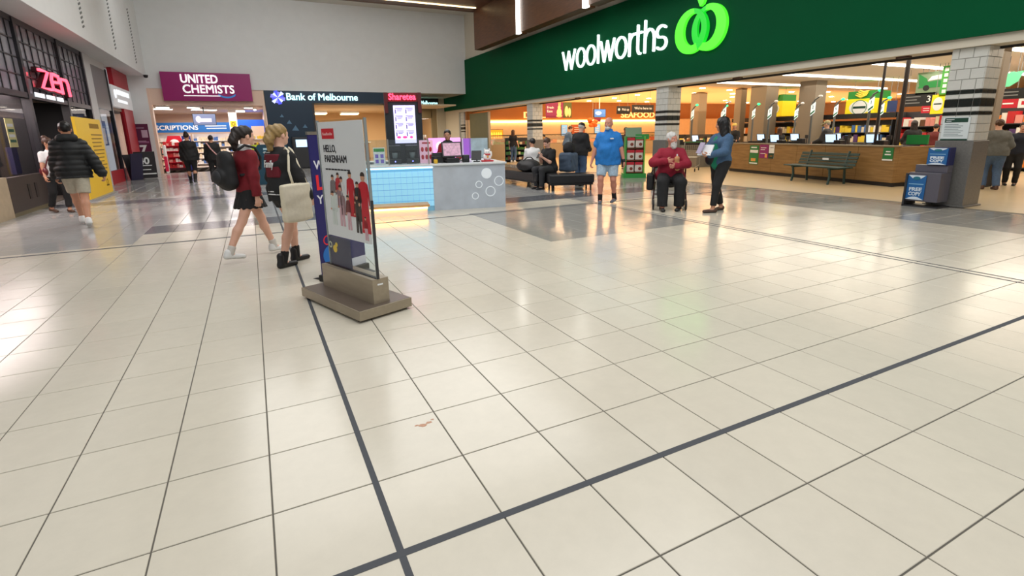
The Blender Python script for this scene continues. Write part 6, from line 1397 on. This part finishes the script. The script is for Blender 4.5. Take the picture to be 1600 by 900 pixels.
# on and around the black benches
def ph_extra(J):
    b = carried(J, 'phone', 'dark phone in the hands of the seated man in black', 'phone'); s = J['s']; c = (J['wr'][0] + J['wr'][1]) / 2 + f32((0, .09, .03)); MB().cbox(tuple(c * s), (.075, .012, .15), rx=.6).build('case', S_blk, b, bevel=.004); MB().cbox(tuple((c + f32((0, -.007, .001))) * s), (.066, .004, .138), rx=.6).build('screen', M_scr, b)
person('seated man in black tee looking at a phone on the bench', (6.78, 10.32, 0), (-.97, -.25), 1.74, 1.12, seat=.43, feet=((-.12, .46, 0, .1), (.12, .42, 0, -.1)), hands=((-.05, .34, .84), (.06, .34, .86)), palms=((.5, -.6, .5), (-.5, -.6, .5)), curl=(.7, .7), lean=(0, .12), head=(0, -.45), top=dict(m=C_blk, sleeve=.32, hem=.06, thick=.03), bottom=dict(kind='trousers', m=C_char, thick=.02), shoes=dict(m=S_blk, sole=S_grey), hair=dict(style='short', m=H_bn), skn=SKF, res=.015, extra=ph_extra)
person('seated man in white shirt on the far side of the bench', (6.95, 11.6, 0), (.5, .86), 1.72, 1.05, seat=.43, feet=((-.12, .44, 0, .1), (.12, .4, 0, -.1)), hands=((-.12, .36, .62), (.12, .36, .62)), lean=(0, .15), head=(-.7, -.1), top=dict(m=C_white, hem=.06, thick=.025), bottom=dict(kind='trousers', m=C_denim), shoes=dict(m=S_blk), hair=dict(style='short', m=H_bk), skn=SKM, res=.018)
b = thing('duffel_bag', 'bulky black bag lying on the bench beside the phone user', 'bag', (6.55, 11.1, .42), .3); blob(b, 'bag', lambda P: sm(ellip(P, (0, 0, .16), (.32, .36, .17)), ellip(P, (-.1, -.2, .13), (.22, .22, .14)), .1) + folds(P, .015), (-.4, -.5, .0), (.4, .45, .4), mat('nylon_black', (28, 28, 31), .55, var=.1, scale=12), .02); MB().tube([(-.2, 0, .3), (-.05, 0, .38), (.1, 0, .38), (.22, 0, .3)], .015, 6).build('handle', M_black, b)
b = thing('travel_pack', 'blue grey pack with black backpack on top behind the seated man', 'bag', (7.25, 10.15, .42), .2); blob(b, 'pack', lambda P: np.linalg.norm(np.maximum(np.abs(P - f32((0, 0, .26))) - f32((.1, .16, .18)), 0), axis=1) - .07 + folds(P, .01), (-.2, -.26, 0), (.2, .26, .54), cloth('slate', (74, 90, 110)), .018); blob(b, 'top_pack', lambda P: ellip(P, (.02, .0, .62), (.16, .17, .17)) + folds(P, .01), (-.2, -.2, .4), (.22, .22, .82), C_blk, .016); MB().tube([(-.1, -.18, .5), (-.12, -.22, .3), (-.08, -.2, .1)], .014, 6).build('strap', M_black, b)
person('man in black jacket, jeans and dark cap standing behind the short bench', (7.75, 10.35, 0), (.8, .35), 1.72, 1.12, feet=((-.1, .06, 0, .1), (.1, -.06, 0, -.1)), hands=((-.16, .28, .98), (.16, .26, 1.0)), head=(0, -.35), lean=(0, .08), top=dict(m=C_blk, hem=.08, thick=.035), bottom=dict(kind='trousers', m=C_denim, thick=.02), shoes=dict(m=S_blk), hair=dict(style='cap', m=S_blk, under=H_gy), skn=SKF, res=.016)
# inside the supermarket
person('woman with long hair in black tee and jeans facing the deli', (11.9, 22.6, 0), (.7, .6), 1.66, 1.0, hands=((-.26, .08, .86), (.26, .10, .88)), top=dict(m=C_blk, sleeve=.35, hem=.08), bottom=dict(kind='trousers', m=C_denim), shoes=dict(m=S_white), hair=dict(style='long', m=H_bn), skn=SKF, res=.02)
person('person in tan and black padded vest seen from behind', (12.35, 20.6, 0), (.5, .86), 1.66, 1.15, top=dict(m=C_tan, hem=.08, thick=.05, puff=.012), bottom=dict(kind='trousers', m=C_denim), shoes=dict(m=S_brown), hair=dict(style='short', m=H_sg), skn=SKF, res=.02,
       extra=lambda J: J['part']('yoke', lambda P: np.maximum(sm(ecap(P, J['chest'] + J['up'] * .04, J['nb'] - J['up'] * .04, (.235, .175), (.165, .13), J['side']), cone(P, J['shL'], J['shR'], .122, .122), .03), -((P - J['chest'] - J['up'] * .03) @ J['up'])), J['lo'], J['hi'], C_blk, r=.02))
person('tall man in blue grey shirt leaning over near the deli', (12.6, 18.6, 0), (.85, -.2), 1.78, 1.1, lean=(0, .25), hands=((-.15, .42, .95), (.15, .42, .95)), head=(0, -.3), top=dict(m=C_sky, hem=.08, thick=.025), bottom=dict(kind='trousers', m=C_char), shoes=dict(m=S_blk), hair=dict(style='short', m=H_bn), skn=SKF, res=.02)
person('person in brown top behind the green display stand', (12.85, 14.7, 0), (-.7, -.5), 1.62, 1.0, hands=((-.14, .3, 1.0), (.14, .3, 1.02)), top=dict(m=cloth('cocoa', (60, 40, 36)), hem=.06), bottom=dict(kind='trousers', m=C_blk), shoes=dict(m=S_blk, sole=S_white), hair=dict(style='cap', m=cloth('hat_brown', (70, 56, 44))), skn=SKD, res=.02)
person('staff member in black uniform and yellow cap at the checkouts', (17.0, 13.1, 0), (-.9, -.2), 1.70, 1.05, hands=((-.2, .3, 1.0), (.2, .3, 1.0)), top=dict(m=C_blk, sleeve=.35, hem=.06), bottom=dict(kind='trousers', m=C_blk), shoes=dict(m=S_blk), hair=dict(style='cap', m=cloth('cap_yellow', (214, 186, 100))), skn=SKM, res=.022)
person('man in dark suit and pale cap paying at the checkout', (16.35, 8.95, 0), (-.25, .95), 1.68, 1.12, hands=((-.16, .32, 1.0), (.16, .32, .98)), head=(0, -.25), top=dict(m=C_char, hem=.1, thick=.035), bottom=dict(kind='trousers', m=C_char), shoes=dict(m=S_blk), hair=dict(style='cap', m=cloth('cap_sand', (170, 160, 120)), under=H_sg), skn=SKF, res=.02)
person('person with long brown hair bending at the checkout', (16.5, 10.75, 0), (.6, .8), 1.5, 1.0, top=dict(m=C_blk, hem=.06), bottom=dict(kind='trousers', m=C_blk), shoes=dict(m=S_blk), hair=dict(style='long', m=H_bn), skn=SKM, res=.022)
person('dark clothed shopper beside the thick dark pole', (18.0, 7.3, 0), (.6, .5), 1.62, 1.1, hands=((-.2, .3, 1.0), (.2, .3, 1.0)), top=dict(m=C_blk, hem=.08), bottom=dict(kind='trousers', m=C_blk), shoes=dict(m=S_blk), hair=dict(style='long', m=H_dk), skn=SKM, res=.022)
person('shopper in dark red near the grocery shelf by the pillar', (19.4, 7.35, 0), (.9, .1), 1.5, 1.2, top=dict(m=cloth('oxblood', (92, 24, 22)), hem=.08), bottom=dict(kind='trousers', m=C_blk), shoes=dict(m=S_blk), hair=dict(style='short', m=H_dk), skn=SKM, res=.024)
person('shopper in blue jeans and grey top seen from behind at the right edge', (14.65, 4.0, 0), (.75, .55), 1.56, 1.22, feet=((-.12, .05, 0, .1), (.12, -.05, 0, -.1)), hands=((-.22, .26, .98), (.26, .22, .96)), lean=(0, .06), top=dict(m=C_grey, hem=.08, thick=.035, fold=.01), bottom=dict(kind='trousers', m=C_denim, thick=.024), shoes=dict(m=S_brown), hair=dict(style='short', m=H_bn, rough=.01), skn=SKF, res=.017)
person('person in dark top beside the grey topped shopper', (15.95, 4.1, 0), (-.8, -.3), 1.5, 1.1, hands=((-.3, .3, .95), (.2, .3, .95)), lean=(-.1, .15), top=dict(m=C_navy, sleeve=.4, hem=.06), bottom=dict(kind='trousers', m=C_blk), shoes=dict(m=S_blk), hair=dict(style='short', m=H_dk), skn=SKF, res=.022)
